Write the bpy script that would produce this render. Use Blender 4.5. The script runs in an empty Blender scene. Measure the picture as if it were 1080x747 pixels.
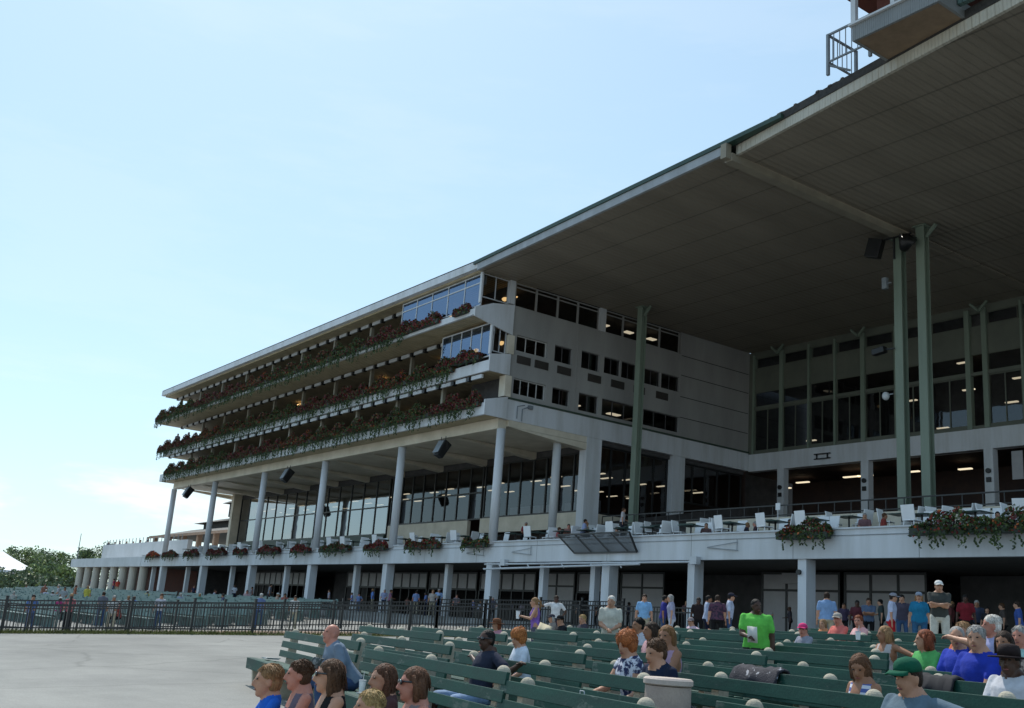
import bpy, bmesh, math, random
import numpy as np
from math import sin, cos, pi, radians, sqrt, atan2
from mathutils import Vector, Matrix
random.seed(7); np.random.seed(7)
S = bpy.context.scene
C = S.collection

# ------------------------------------------------------------------ camera (at the world origin, eye height 1.5 m)
F = 1113.44
YW, PT, RL = [radians(a) for a in (-55.05478833, 14.67215174, -4.40754599)]
fwd = Vector((sin(YW)*cos(PT), cos(YW)*cos(PT), sin(PT)))
rgt0 = Vector((cos(YW), -sin(YW), 0)); up0 = rgt0.cross(fwd)
RT = rgt0*cos(RL) - up0*sin(RL); UPV = rgt0*sin(RL) + up0*cos(RL)
cam = bpy.data.cameras.new('camera'); co = bpy.data.objects.new('camera', cam); C.objects.link(co)
cam.sensor_width = 36; cam.lens = F/1080*36; cam.clip_start = .1; cam.clip_end = 3000
m = Matrix((RT, UPV, -fwd)).transposed().to_4x4(); co.matrix_world = m
S.camera = co
def ray(px, py): return fwd + RT*((px-540)/F) - UPV*((py-373.5)/F)
def at(px, py, Y):
    d = ray(px, py); return d*(Y/d.y)
def G(x, y):                      # ground height: an apron that climbs towards the stand
    t = max(0.0, min(y, 33)-4)
    dx = max(0.0, min(1.0, (-x-37)/12)); dx = dx*dx*(3-2*dx)          # shallow hollow beyond the fences
    dy = max(0.0, min(1.0, (y-3)/8))*max(0.0, min(1.0, (32-y)/11)); dy = dy*dy*(3-2*dy)
    return -1.5 + .07*t - .45*dx*dy
# ------------------------------------------------------------------ scene plumbing
def tag(o, label, cat, group=None, kind=None):
    if label: o['label'] = label
    if cat: o['category'] = cat
    if group: o['group'] = group
    if kind: o['kind'] = kind
    return o
def thing(name, label, cat, loc=(0,0,0), rz=0, group=None):
    o = bpy.data.objects.new(name, None); C.objects.link(o); o.empty_display_size = .1
    o.location = loc; o.rotation_euler = (0,0,rz)
    return tag(o, label, cat, group)
def dup(root, loc, rz=0, label=None, scale=None):
    r = root.copy(); C.objects.link(r); r.location = loc; r.rotation_euler = (0,0,rz)
    if label: r['label'] = label
    if scale: r.scale = (scale,)*3
    for ch in list(root.children):
        c = ch.copy(); C.objects.link(c); c.parent = r
        for g in list(ch.children):
            d = g.copy(); C.objects.link(d); d.parent = c
    return r
class MB:
    def __init__(s): s.v=[]; s.f=[]; s.m=[]
    def quad(s, a,b,c,d, mi=0):
        n=len(s.v); s.v += [tuple(a),tuple(b),tuple(c),tuple(d)]; s.f.append((n,n+1,n+2,n+3)); s.m.append(mi)
    def tri(s,a,b,c,mi=0):
        n=len(s.v); s.v += [tuple(a),tuple(b),tuple(c)]; s.f.append((n,n+1,n+2)); s.m.append(mi)
    def box(s, x0,x1,y0,y1,z0,z1, mi=0):
        n=len(s.v)
        s.v += [(x,y,z) for z in (z0,z1) for y in (y0,y1) for x in (x0,x1)]
        for q in ((0,2,3,1),(4,5,7,6),(0,1,5,4),(2,6,7,3),(0,4,6,2),(1,3,7,5)):
            s.f.append(tuple(n+i for i in q)); s.m.append(mi)
        return s
    def obox(s, c, ax, ay, az, mi=0):          # centre and three half axes
        c=Vector(c);ax=Vector(ax);ay=Vector(ay);az=Vector(az); n=len(s.v)
        s.v += [tuple(c+ax*i+ay*j+az*k) for k in (-1,1) for j in (-1,1) for i in (-1,1)]
        for q in ((0,2,3,1),(4,5,7,6),(0,1,5,4),(2,6,7,3),(0,4,6,2),(1,3,7,5)):
            s.f.append(tuple(n+i for i in q)); s.m.append(mi)
        return s
    def bar(s, a, b, w, h=None, mi=0, up=(0,0,1)):
        a=Vector(a);b=Vector(b);d=(b-a); L=d.length; d=d/L; h=h or w
        u=Vector(up)
        if abs(d.dot(u))>.98: u=Vector((0,1,0))
        x=d.cross(u).normalized(); y=x.cross(d)
        return s.obox((a+b)/2, d*L/2, x*w/2, y*h/2, mi)
    def tube(s, pts, rad, n=10, mi=0, cap=True):
        pts=[Vector(p) for p in pts]
        if not hasattr(rad,'__len__'): rad=[rad]*len(pts)
        base=len(s.v); X=None
        for i,p in enumerate(pts):
            d=(pts[min(i+1,len(pts)-1)]-pts[max(i-1,0)])
            d = d.normalized() if d.length>1e-9 else Vector((0,0,1))
            if X is None:
                X=d.orthogonal().normalized()
            X=(X-d*X.dot(d)); X = X.normalized() if X.length>1e-6 else d.orthogonal().normalized()
            Y=d.cross(X); r=rad[i]
            for k in range(n):
                a=2*pi*k/n; s.v.append(tuple(p+X*(r*cos(a))+Y*(r*sin(a))))
        for i in range(len(pts)-1):
            for k in range(n):
                a=base+i*n+k; b=base+i*n+(k+1)%n
                s.f.append((a,b,b+n,a+n)); s.m.append(mi)
        if cap:
            s.f.append(tuple(base+k for k in reversed(range(n)))); s.m.append(mi)
            e=base+(len(pts)-1)*n; s.f.append(tuple(e+k for k in range(n))); s.m.append(mi)
        return s
    def rings(s, rs, n=14, mi=0, frame=None):  # elliptical loft: list of (centre, rx, ry); frame = (X,Y) axes
        X,Y = frame or (Vector((1,0,0)),Vector((0,1,0))); base=len(s.v)
        for c,rx,ry in rs:
            c=Vector(c)
            for k in range(n):
                a=2*pi*k/n; s.v.append(tuple(c+X*(rx*cos(a))+Y*(ry*sin(a))))
        for i in range(len(rs)-1):
            for k in range(n):
                a=base+i*n+k; b=base+i*n+(k+1)%n
                s.f.append((a,b,b+n,a+n)); s.m.append(mi)
        s.f.append(tuple(base+k for k in reversed(range(n)))); s.m.append(mi)
        e=base+(len(rs)-1)*n; s.f.append(tuple(e+k for k in range(n))); s.m.append(mi)
        return s
    def ell(s, c, rx, ry, rz, n=12, m=8, mi=0, R=None):
        c=Vector(c); base=len(s.v); R=R or Matrix.Identity(3)
        s.v.append(tuple(c+R@Vector((0,0,-rz))))
        for j in range(1,m):
            t=pi*j/m
            for k in range(n):
                a=2*pi*k/n
                s.v.append(tuple(c+R@Vector((rx*sin(t)*cos(a),ry*sin(t)*sin(a),-rz*cos(t)))))
        s.v.append(tuple(c+R@Vector((0,0,rz)))); top=len(s.v)-1
        for k in range(n):
            s.f.append((base,base+1+(k+1)%n,base+1+k)); s.m.append(mi)
            for j in range(m-2):
                a=base+1+j*n+k;b=base+1+j*n+(k+1)%n
                s.f.append((a,b,b+n,a+n)); s.m.append(mi)
            s.f.append((base+1+(m-2)*n+k,base+1+(m-2)*n+(k+1)%n,top)); s.m.append(mi)
        return s
    def prism(s, poly, axis, t0, t1, mi=0):    # polygon in the two other axes, extruded along axis 0/1/2
        def P(a,b,t):
            return {0:(t,a,b),1:(a,t,b),2:(a,b,t)}[axis]
        n=len(s.v); k=len(poly)
        s.v += [P(a,b,t0) for a,b in poly]+[P(a,b,t1) for a,b in poly]
        s.f.append(tuple(n+i for i in range(k))); s.m.append(mi)
        s.f.append(tuple(n+k+i for i in reversed(range(k)))); s.m.append(mi)
        for i in range(k):
            j=(i+1)%k; s.f.append((n+i,n+k+i,n+k+j,n+j)); s.m.append(mi)
        return s
    def mesh(s, name, mats, smooth=False):
        me=bpy.data.meshes.new(name); me.from_pydata(s.v,[],s.f)
        if not isinstance(mats,(list,tuple)): mats=[mats]
        for mm in mats: me.materials.append(mm)
        me.polygons.foreach_set('material_index', s.m)
        if smooth: me.polygons.foreach_set('use_smooth',[True]*len(s.f))
        me.update(); return me
    def build(s, name, mats, parent=None, smooth=False, bevel=0, fix=True):
        me=s.mesh(name,mats,smooth)
        if fix:
            bm=bmesh.new(); bm.from_mesh(me); bmesh.ops.recalc_face_normals(bm,faces=bm.faces); bm.to_mesh(me); bm.free()
        o=bpy.data.objects.new(name,me); C.objects.link(o)
        if parent:
            o.parent=parent
        if bevel:
            b=o.modifiers.new('bevel','BEVEL'); b.width=bevel; b.segments=2; b.limit_method='ANGLE'
        return o
def W(parent):                     # world offset of a thing: lets parts of fixed buildings be written in world coordinates
    return None
def off(mb, parent):
    l=parent.location; mb.v=[(x-l.x,y-l.y,z-l.z) for x,y,z in mb.v]; return mb
def part(mb, name, mats, parent, **k):          # part of an unrotated thing, vertices given in world coordinates
    root=parent
    l=Vector(parent.location)
    while root.parent: root=root.parent; l+=Vector(root.location)
    mb.v=[(x-l.x,y-l.y,z-l.z) for x,y,z in mb.v]
    return mb.build(name,mats,parent,**k)
# ------------------------------------------------------------------ materials
MATS={}
def nodes(name):
    mt=bpy.data.materials.new(name); mt.use_nodes=True; nt=mt.node_tree
    return mt, nt, nt.nodes['Principled BSDF'], nt.nodes.new, nt.links.new
def mat(name, c1, c2=None, scale=2.0, rough=.65, bump=0, bscale=60, stretch=(1,1,1), metal=0, spec=.4, fine=.15, lo=.35, hi=.7, extra=None):
    if name in MATS: return MATS[name]
    mt,nt,bs,N,Lk=nodes(name)
    c2=c2 or tuple(x*.72 for x in c1)
    tc=N('ShaderNodeTexCoord'); mp=N('ShaderNodeMapping'); mp.inputs['Scale'].default_value=stretch
    Lk(tc.outputs['Object'],mp.inputs['Vector'])
    n1=N('ShaderNodeTexNoise'); n1.inputs['Scale'].default_value=scale; n1.inputs['Detail'].default_value=8; n1.inputs['Roughness'].default_value=.62
    Lk(mp.outputs[0],n1.inputs['Vector'])
    r=N('ShaderNodeValToRGB'); r.color_ramp.elements[0].position=lo; r.color_ramp.elements[1].position=hi
    r.color_ramp.elements[0].color=(*c2,1); r.color_ramp.elements[1].color=(*c1,1)
    Lk(n1.outputs['Fac'],r.inputs['Fac'])
    n2=N('ShaderNodeTexNoise'); n2.inputs['Scale'].default_value=bscale; n2.inputs['Detail'].default_value=4
    Lk(tc.outputs['Object'],n2.inputs['Vector'])
    mx=N('ShaderNodeMix'); mx.data_type='RGBA'; mx.blend_type='OVERLAY'; mx.inputs['Factor'].default_value=fine
    Lk(r.outputs['Color'],mx.inputs[6]); Lk(n2.outputs['Fac'],mx.inputs[7])
    Lk(mx.outputs[2],bs.inputs['Base Color'])
    mr=N('ShaderNodeMapRange'); mr.inputs['To Min'].default_value=max(.03,rough-.12); mr.inputs['To Max'].default_value=min(1,rough+.12)
    Lk(n1.outputs['Fac'],mr.inputs['Value']); Lk(mr.outputs[0],bs.inputs['Roughness'])
    bs.inputs['Metallic'].default_value=metal; bs.inputs['Specular IOR Level'].default_value=spec
    if bump:
        b=N('ShaderNodeBump'); b.inputs['Strength'].default_value=bump; b.inputs['Distance'].default_value=.02
        Lk(n2.outputs['Fac'],b.inputs['Height']); Lk(b.outputs[0],bs.inputs['Normal'])
    MATS[name]=mt; return mt
def ribbed(name, c1, c2, axis, pitch, strength=.6, dist=.03, joints=None, rough=.6, scale=.6, jdark=.45, jw=.035, stretch=(1,1,1)):
    """painted sheet metal: ribs along an axis, optional dark joints across another"""
    mt=mat(name,c1,c2,scale=scale,rough=rough,fine=.1,stretch=stretch)
    nt=mt.node_tree; N=nt.nodes.new; Lk=nt.links.new; bs=nt.nodes['Principled BSDF']
    tc=N('ShaderNodeTexCoord'); sp=N('ShaderNodeSeparateXYZ'); Lk(tc.outputs['Object'],sp.inputs[0])
    def wave(ax,p):
        a=N('ShaderNodeMath'); a.operation='DIVIDE'; Lk(sp.outputs[ax],a.inputs[0]); a.inputs[1].default_value=p
        f=N('ShaderNodeMath'); f.operation='FRACT'; Lk(a.outputs[0],f.inputs[0]); return f
    f=wave(axis,pitch)
    pp=N('ShaderNodeMath'); pp.operation='PINGPONG'; pp.inputs[1].default_value=.5; Lk(f.outputs[0],pp.inputs[0])
    sm=N('ShaderNodeMapRange'); sm.interpolation_type='SMOOTHSTEP'; sm.inputs['From Min'].default_value=.15; sm.inputs['From Max'].default_value=.35
    Lk(pp.outputs[0],sm.inputs['Value'])
    b=N('ShaderNodeBump'); b.inputs['Strength'].default_value=strength; b.inputs['Distance'].default_value=dist
    Lk(sm.outputs[0],b.inputs['Height']); Lk(b.outputs[0],bs.inputs['Normal'])
    if joints:
        ax,p=joints
        j=wave(ax,p); lt=N('ShaderNodeMath'); lt.operation='LESS_THAN'; lt.inputs[1].default_value=jw; Lk(j.outputs[0],lt.inputs[0])
        old=bs.inputs['Base Color'].links[0].from_socket
        mx=N('ShaderNodeMix'); mx.data_type='RGBA'; mx.blend_type='MULTIPLY'
        sc=N('ShaderNodeMath'); sc.operation='MULTIPLY'; sc.inputs[1].default_value=jdark; Lk(lt.outputs[0],sc.inputs[0]); Lk(sc.outputs[0],mx.inputs['Factor'])
        Lk(old,mx.inputs[6]); mx.inputs[7].default_value=(.1,.09,.08,1); Lk(mx.outputs[2],bs.inputs['Base Color'])
    return mt
def glass(name, tint=(.25,.28,.3), ior=1.7, base=.06, rough=.02, refl=(.9,.93,.96)):
    if name in MATS: return MATS[name]
    mt=bpy.data.materials.new(name); mt.use_nodes=True; nt=mt.node_tree; N=nt.nodes.new; Lk=nt.links.new
    nt.nodes.remove(nt.nodes['Principled BSDF']); out=nt.nodes['Material Output']
    tr=N('ShaderNodeBsdfTransparent'); tr.inputs[0].default_value=(*tint,1)
    gl=N('ShaderNodeBsdfGlossy'); gl.inputs['Roughness'].default_value=rough; gl.inputs[0].default_value=(*refl,1)
    fr=N('ShaderNodeFresnel'); fr.inputs['IOR'].default_value=ior
    ad=N('ShaderNodeMath'); ad.operation='ADD'; ad.inputs[1].default_value=base; ad.use_clamp=True; Lk(fr.outputs[0],ad.inputs[0])
    n=N('ShaderNodeTexNoise'); n.inputs['Scale'].default_value=.9; tc=N('ShaderNodeTexCoord'); Lk(tc.outputs['Object'],n.inputs['Vector'])
    b=N('ShaderNodeBump'); b.inputs['Strength'].default_value=.04; b.inputs['Distance'].default_value=.05; Lk(n.outputs['Fac'],b.inputs['Height'])
    Lk(b.outputs[0],gl.inputs['Normal'])
    mx=N('ShaderNodeMixShader'); Lk(ad.outputs[0],mx.inputs[0]); Lk(tr.outputs[0],mx.inputs[1]); Lk(gl.outputs[0],mx.inputs[2]); Lk(mx.outputs[0],out.inputs[0])
    MATS[name]=mt; return mt
def emit(name,c,s):
    if name in MATS: return MATS[name]
    mt=bpy.data.materials.new(name); mt.use_nodes=True; bs=mt.node_tree.nodes['Principled BSDF']
    bs.inputs['Emission Color'].default_value=(*c,1); bs.inputs['Emission Strength'].default_value=s; bs.inputs['Base Color'].default_value=(*c,1)
    MATS[name]=mt; return mt
def leaf(name,c,var=.5):
    if name in MATS: return MATS[name]
    mt,nt,bs,N,Lk=nodes(name)
    tc=N('ShaderNodeTexCoord'); n=N('ShaderNodeTexNoise'); n.inputs['Scale'].default_value=2.3; n.inputs['Detail'].default_value=4; Lk(tc.outputs['Object'],n.inputs['Vector'])
    r=N('ShaderNodeValToRGB'); r.color_ramp.elements[0].position=.3; r.color_ramp.elements[1].position=.7
    r.color_ramp.elements[0].color=(*[x*(1-var) for x in c],1); r.color_ramp.elements[1].color=(*[min(1,x*(1+var)) for x in c],1)
    Lk(n.outputs['Fac'],r.inputs['Fac']); Lk(r.outputs['Color'],bs.inputs['Base Color'])
    bs.inputs['Roughness'].default_value=.55; bs.inputs['Specular IOR Level'].default_value=.3
    try:
        bs.inputs['Subsurface Weight'].default_value=0
    except Exception: pass
    MATS[name]=mt; return mt

white  = mat('white_paint',(.66,.68,.71),(.50,.505,.50),scale=1.1,stretch=(1,1,.12),rough=.55,bump=.08,bscale=25,lo=.3,hi=.56)
cream  = mat('cream_paint',(.74,.67,.55),(.56,.50,.39),scale=.8,rough=.6,bump=.05)
bwall  = mat('wall_panel',(.38,.375,.36),(.28,.275,.265),scale=.5,rough=.7,stretch=(1,1,.25),bump=.1,bscale=20)
coping = mat('green_coping',(.035,.075,.055),(.02,.05,.04),rough=.5)
tar    = mat('roof_tar',(.03,.03,.03),(.06,.055,.05),scale=6,rough=.9,bump=.6,bscale=30)
gcol   = mat('green_column_paint',(.235,.285,.225),(.18,.225,.175),scale=1.2,stretch=(1,1,.2),rough=.5,bump=.05)
gdark  = mat('dark_green_paint',(.05,.08,.055),(.035,.06,.045),rough=.5)
gpanel = mat('grey_green_panel',(.155,.165,.13),(.115,.125,.10),scale=.6,rough=.6)
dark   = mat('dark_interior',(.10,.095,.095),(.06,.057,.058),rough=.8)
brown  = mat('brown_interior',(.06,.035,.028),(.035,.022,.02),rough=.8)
black  = mat('black_metal',(.015,.016,.017),(.009,.009,.01),rough=.42,spec=.5)
iron   = mat('black_iron',(.02,.021,.022),(.012,.012,.013),scale=5,rough=.38,spec=.5)
grille = ribbed('unit_grille',(.06,.05,.045),(.045,.04,.035),2,.06,.8,.02)
conc   = mat('bench_concrete',(.50,.45,.35),(.32,.29,.22),scale=4,rough=.85,bump=.3,bscale=50)
bgreen = mat('bench_green_paint',(.014,.082,.058),(.006,.04,.03),scale=4.5,stretch=(.2,1,1),rough=.6,bump=.12,bscale=45,fine=.3,spec=.28)
def scuff(mt,c,lo,scale):
    nt=mt.node_tree; N=nt.nodes.new; Lk=nt.links.new; bs=nt.nodes['Principled BSDF']
    tc=N('ShaderNodeTexCoord'); mp=N('ShaderNodeMapping'); mp.inputs['Scale'].default_value=(.35,1,1); Lk(tc.outputs['Object'],mp.inputs[0])
    n=N('ShaderNodeTexNoise'); n.inputs['Scale'].default_value=scale; n.inputs['Detail'].default_value=9; n.inputs['Roughness'].default_value=.72; Lk(mp.outputs[0],n.inputs['Vector'])
    r=N('ShaderNodeMapRange'); r.inputs['From Min'].default_value=lo; r.inputs['From Max'].default_value=lo+.06; Lk(n.outputs['Fac'],r.inputs['Value'])
    old=bs.inputs['Base Color'].links[0].from_socket; mx=N('ShaderNodeMix'); mx.data_type='RGBA'; Lk(r.outputs[0],mx.inputs['Factor']); Lk(old,mx.inputs[6]); mx.inputs[7].default_value=(*c,1); Lk(mx.outputs[2],bs.inputs['Base Color'])
scuff(bgreen,(.085,.12,.10),.57,5)
soffit = ribbed('canopy_soffit_sheet',(.285,.248,.195),(.215,.186,.145),0,.34,.5,.04,joints=(1,2.35),scale=.5,rough=.5,jdark=.5,jw=.04,stretch=(1,.25,1))
fasmat = ribbed('fascia_paint',(.68,.70,.73),(.52,.53,.53),0,5.46,0,.001,joints=(0,5.46),scale=1.0,jdark=.6,jw=.006,stretch=(1,1,.12))
fasrib = ribbed('fascia_corrugated',(.55,.52,.44),(.42,.39,.32),0,.28,.8,.04,scale=.8)
tan    = ribbed('balcony_soffit_boards',(.52,.44,.29),(.36,.30,.19),1,.22,.9,.03,scale=1.2)
decku  = mat('deck_underside',(.16,.14,.12),(.1,.09,.08),rough=.8)
cabrib = ribbed('cabin_siding',(.25,.26,.26),(.19,.2,.2),0,.16,.9,.03)
cabsof = mat('cabin_soffit',(.28,.2,.13),(.2,.14,.09),scale=2,rough=.7)
redwall= mat('red_brown_wall',(.16,.045,.03),(.1,.03,.02),rough=.7)
steelw = mat('white_metal',(.62,.64,.66),(.5,.52,.54),rough=.4)
steelg = mat('grey_metal',(.25,.28,.3),(.18,.2,.22),rough=.4)
gl_blue= glass('glass_reflective',(.3,.34,.38),1.9,.20,refl=(.42,.56,.80))
gl_dark= glass('glass_dark',(.5,.52,.54),1.5,.03)
gl_mid = glass('glass_dining',(.35,.37,.38),1.75,.22)
blind  = mat('white_blind',(.6,.6,.58),(.5,.5,.48),rough=.7)
pale   = mat('pale_panel',(.40,.38,.385),(.30,.285,.29),scale=.7,rough=.35,spec=.5)
lampm  = emit('lamp_warm',(1,.62,.25),1.6)
lampw  = emit('lamp_white',(1,.84,.58),.95)
chairw = mat('white_plastic',(.84,.85,.86),(.78,.79,.80),rough=.35)
tablec = mat('green_tabletop',(.05,.1,.08),(.035,.07,.06),rough=.4)
meshp  = mat('mesh_screen',(.10,.10,.11),(.07,.07,.08),rough=.5)

# leaf-sized faces scattered through a volume
def foliage(n, sampler, size, mats_w, seed=0, mb=None, droop=.0):
    rnd=random.Random(seed); mb=mb or MB()
    ks=list(range(len(mats_w))); ws=mats_w
    for i in range(n):
        p=Vector(sampler(rnd)); s=size*rnd.uniform(.6,1.4)
        a=Vector((rnd.gauss(0,1),rnd.gauss(0,1),rnd.gauss(0,.7)))
        a=a.normalized(); b=a.orthogonal().normalized(); b.rotate(Matrix.Rotation(rnd.uniform(0,6.28),3,a))
        t=a.cross(b)
        mi=rnd.choices(ks,ws)[0]
        mb.quad(p-b*s*.5, p+t*s*.32, p+b*s*.55, p-t*s*.32, mi)
    return mb
# ------------------------------------------------------------------ ground
def ground_mat():
    mt=mat('ground_asphalt',(.31,.307,.283),(.205,.205,.192),scale=.4,rough=.9,bump=.35,bscale=45,fine=.35,lo=.3,hi=.68)
    nt=mt.node_tree; N=nt.nodes.new; Lk=nt.links.new; bs=nt.nodes['Principled BSDF']
    tc=N('ShaderNodeTexCoord'); nz=N('ShaderNodeTexNoise'); nz.inputs['Scale'].default_value=.9; nz.inputs['Detail'].default_value=6
    Lk(tc.outputs['Object'],nz.inputs['Vector'])
    va=N('ShaderNodeMixRGB'); va.inputs[0].default_value=.35; Lk(tc.outputs['Object'],va.inputs[1]); Lk(nz.outputs['Color'],va.inputs[2])
    vo=N('ShaderNodeTexVoronoi'); vo.feature='DISTANCE_TO_EDGE'; vo.inputs['Scale'].default_value=.32; Lk(va.outputs[0],vo.inputs['Vector'])
    mr=N('ShaderNodeMapRange'); mr.inputs['From Max'].default_value=.012; mr.inputs['To Min'].default_value=.76; mr.inputs['To Max'].default_value=1
    Lk(vo.outputs['Distance'],mr.inputs['Value'])
    st=N('ShaderNodeTexNoise'); st.inputs['Scale'].default_value=.12; st.inputs['Detail'].default_value=7; st.inputs['Roughness'].default_value=.7
    mp=N('ShaderNodeMapping'); mp.inputs['Rotation'].default_value=(0,0,.3); mp.inputs['Scale'].default_value=(.5,1.6,1); Lk(tc.outputs['Object'],mp.inputs[0]); Lk(mp.outputs[0],st.inputs['Vector'])
    sr=N('ShaderNodeMapRange'); sr.inputs['From Min'].default_value=.3; sr.inputs['From Max'].default_value=.7; sr.inputs['To Min'].default_value=.72; sr.inputs['To Max'].default_value=1.1
    Lk(st.outputs['Fac'],sr.inputs['Value'])
    mu=N('ShaderNodeMath'); mu.operation='MULTIPLY'; Lk(mr.outputs[0],mu.inputs[0]); Lk(sr.outputs[0],mu.inputs[1])
    old=bs.inputs['Base Color'].links[0].from_socket
    mx=N('ShaderNodeMix'); mx.data_type='RGBA'; mx.blend_type='MULTIPLY'; mx.inputs['Factor'].default_value=1
    Lk(old,mx.inputs[6]); Lk(mu.outputs[0],mx.inputs[7]); Lk(mx.outputs[2],bs.inputs['Base Color'])
    return mt
gm=ground_mat()
mb=MB(); ys=[-700,-60,0]+[3+1.0*k for k in range(31)]+[60,120,900]; xs=[-1100,-300,-130,-90]+[-60+1.5*k for k in range(18)]+[-30,-10,10,60,400]
for i in range(len(xs)-1):
    for j in range(len(ys)-1):
        mb.quad(*[(xs[a],ys[b],G(xs[a],ys[b])) for a,b in ((i,j),(i+1,j),(i+1,j+1),(i,j+1))])
o=mb.build('ground',gm); o['kind']='structure'
# the two fence lines beside the horse path, left of the benches
FA=[(-40.6,-1.0),(-37.96,7.4),(-36.6,11.0),(-34.9,14.6),(-31.6,21.8)]
FB=[(-49.6,5.2),(-46.5,10.0),(-44.3,13.2),(-42.3,16.4),(-40.2,20.6),(-38.6,24.2)]
def strip(name, L, R, h, m, kind='structure'):
    mb=MB(); n=24
    def samp(P,t):
        k=t*(len(P)-1); i=min(int(k),len(P)-2); f=k-i
        return (P[i][0]*(1-f)+P[i+1][0]*f, P[i][1]*(1-f)+P[i+1][1]*f)
    for i in range(n):
        a,b=samp(L,i/n),samp(R,i/n); c,d=samp(R,(i+1)/n),samp(L,(i+1)/n)
        mb.quad(*[(p[0],p[1],G(*p)+h) for p in (a,b,c,d)])
    o=mb.build(name,m); o['kind']=kind; return o
pathm=mat('path_clay',(.36,.245,.185),(.26,.18,.135),scale=3,rough=.95,bump=.6,bscale=30,fine=.3)
sodm=mat('grass_soil',(.12,.12,.045),(.08,.085,.03),scale=4,rough=.95,bump=.6)
shift=lambda P,dx,dy:[(x+dx,y+dy) for x,y in P]
strip('path',shift(FA,-.35,.15),shift(FA,-2.6,1.0),.004,pathm)
strip('grass_verge',shift(FA,.55,-.25),shift(FA,-.35,.15),.004,sodm)
gg=leaf('grass_blade',(.17,.17,.05),.45)
mb=MB(); rnd=random.Random(3)
for i in range(9000):
    k=rnd.random()*(len(FA)-1); j=min(int(k),len(FA)-2); f=k-j
    x=FA[j][0]*(1-f)+FA[j+1][0]*f; y=FA[j][1]*(1-f)+FA[j+1][1]*f
    e=rnd.gauss(.05,.22); x+=.9*e; y-=.4*e; z=G(x,y)+.003; h=rnd.uniform(.05,.16); a=rnd.uniform(0,6.28); w=.012
    lx,ly=rnd.uniform(-.05,.05),rnd.uniform(-.05,.05)
    mb.tri((x-w*cos(a),y-w*sin(a),z),(x+w*cos(a),y+w*sin(a),z),(x+lx,y+ly,z+h))
o=mb.build('grass',gg,fix=False); tag(o,'strip of dry short grass along the foot of the near fence','grass',kind='stuff')

# ------------------------------------------------------------------ helpers for walls
def wall(mb, fixed, axis, U, V, t, holes, mi=0):
    """wall in the plane axis=fixed (axis 0: u=y, axis 1: u=x; v=z), thickness t (signed, away from the visible side), holes (u0,u1,v0,v1)"""
    us=sorted(set([U[0],U[1]]+[h[i] for h in holes for i in (0,1)])); vs=sorted(set([V[0],V[1]]+[h[i] for h in holes for i in (2,3)]))
    P=(lambda u,v,d:(fixed+d,u,v)) if axis==0 else (lambda u,v,d:(u,fixed+d,v))
    for i in range(len(us)-1):
        for j in range(len(vs)-1):
            um,vm=(us[i]+us[i+1])/2,(vs[j]+vs[j+1])/2
            if any(h[0]<um<h[1] and h[2]<vm<h[3] for h in holes): continue
            for d in (0,t): mb.quad(P(us[i],vs[j],d),P(us[i+1],vs[j],d),P(us[i+1],vs[j+1],d),P(us[i],vs[j+1],d),mi)
    for h in list(holes)+[(U[0],U[1],V[0],V[1])]:
        u0,u1,v0,v1=h
        for a,b in (((u0,v0),(u1,v0)),((u1,v0),(u1,v1)),((u1,v1),(u0,v1)),((u0,v1),(u0,v0))):
            mb.quad(P(*a,0),P(*b,0),P(*b,t),P(*a,t),mi)
    return mb
def window(parent, axis, fixed, u0,u1,v0,v1, cols=2, rows=(), fm=None, gm_=None, w=.06, d=.08, inset=.1, name='window', label=None):
    """frame with mullions (a part) and its glass (a sub-part); inset is signed, away from the visible side"""
    mb=MB(); s=1 if inset>=0 else -1
    def bx(a,b,c,e):
        p,q=sorted((fixed+inset,fixed+inset+s*d))
        if axis==0: mb.box(p,q,a,b,c,e)
        else: mb.box(a,b,p,q,c,e)
    bx(u0,u1,v0,v0+w); bx(u0,u1,v1-w,v1); bx(u0,u0+w,v0+w,v1-w); bx(u1-w,u1,v0+w,v1-w)
    for k in range(1,cols):
        x=u0+(u1-u0)*k/cols; bx(x-w/2,x+w/2,v0+w,v1-w)
    cuts=[u0+w]+[y for k in range(1,cols) for y in (u0+(u1-u0)*k/cols-w/2,u0+(u1-u0)*k/cols+w/2)]+[u1-w]
    for r in rows:
        z=v0+(v1-v0)*r
        for k in range(cols): bx(cuts[2*k],cuts[2*k+1],z-w/2,z+w/2)
    f=part(mb,name,fm or black,parent)
    if label: f['label']=label
    g=MB(); c=fixed+inset+s*d*.5
    P=(lambda u,v:(c,u,v)) if axis==0 else (lambda u,v:(u,c,v))
    g.quad(P(u0+.01,v0+.01),P(u1-.01,v0+.01),P(u1-.01,v1-.01),P(u0+.01,v1-.01))
    part(g,'pane',gm_ or gl_dark,f,fix=False)
    return f

# ------------------------------------------------------------------ clubhouse: the balconied block on the left
XR=-47.4; XL=-102.2; YC=33.0
club=thing('clubhouse_building','long white clubhouse block with three flower lined balconies above tall round columns','building',(-75,33,.5))
# roof
mb=MB(); mb.box(XL,XR-.003,30.3,30.62,19.55,19.98); mb.box(XL,XL+.25,30.62,53.5,19.6,19.98)
part(mb,'roof_fascia',white,club)
mb=MB(); mb.box(XL+.02,XR-.003,30.32,53.4,19.985,20.06); part(mb,'roof',tar,club)
mb=MB(); mb.box(XL+.25,XR-.003,30.62,34.6,19.44,19.56); part(mb,'roof_soffit',tan,club)
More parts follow.
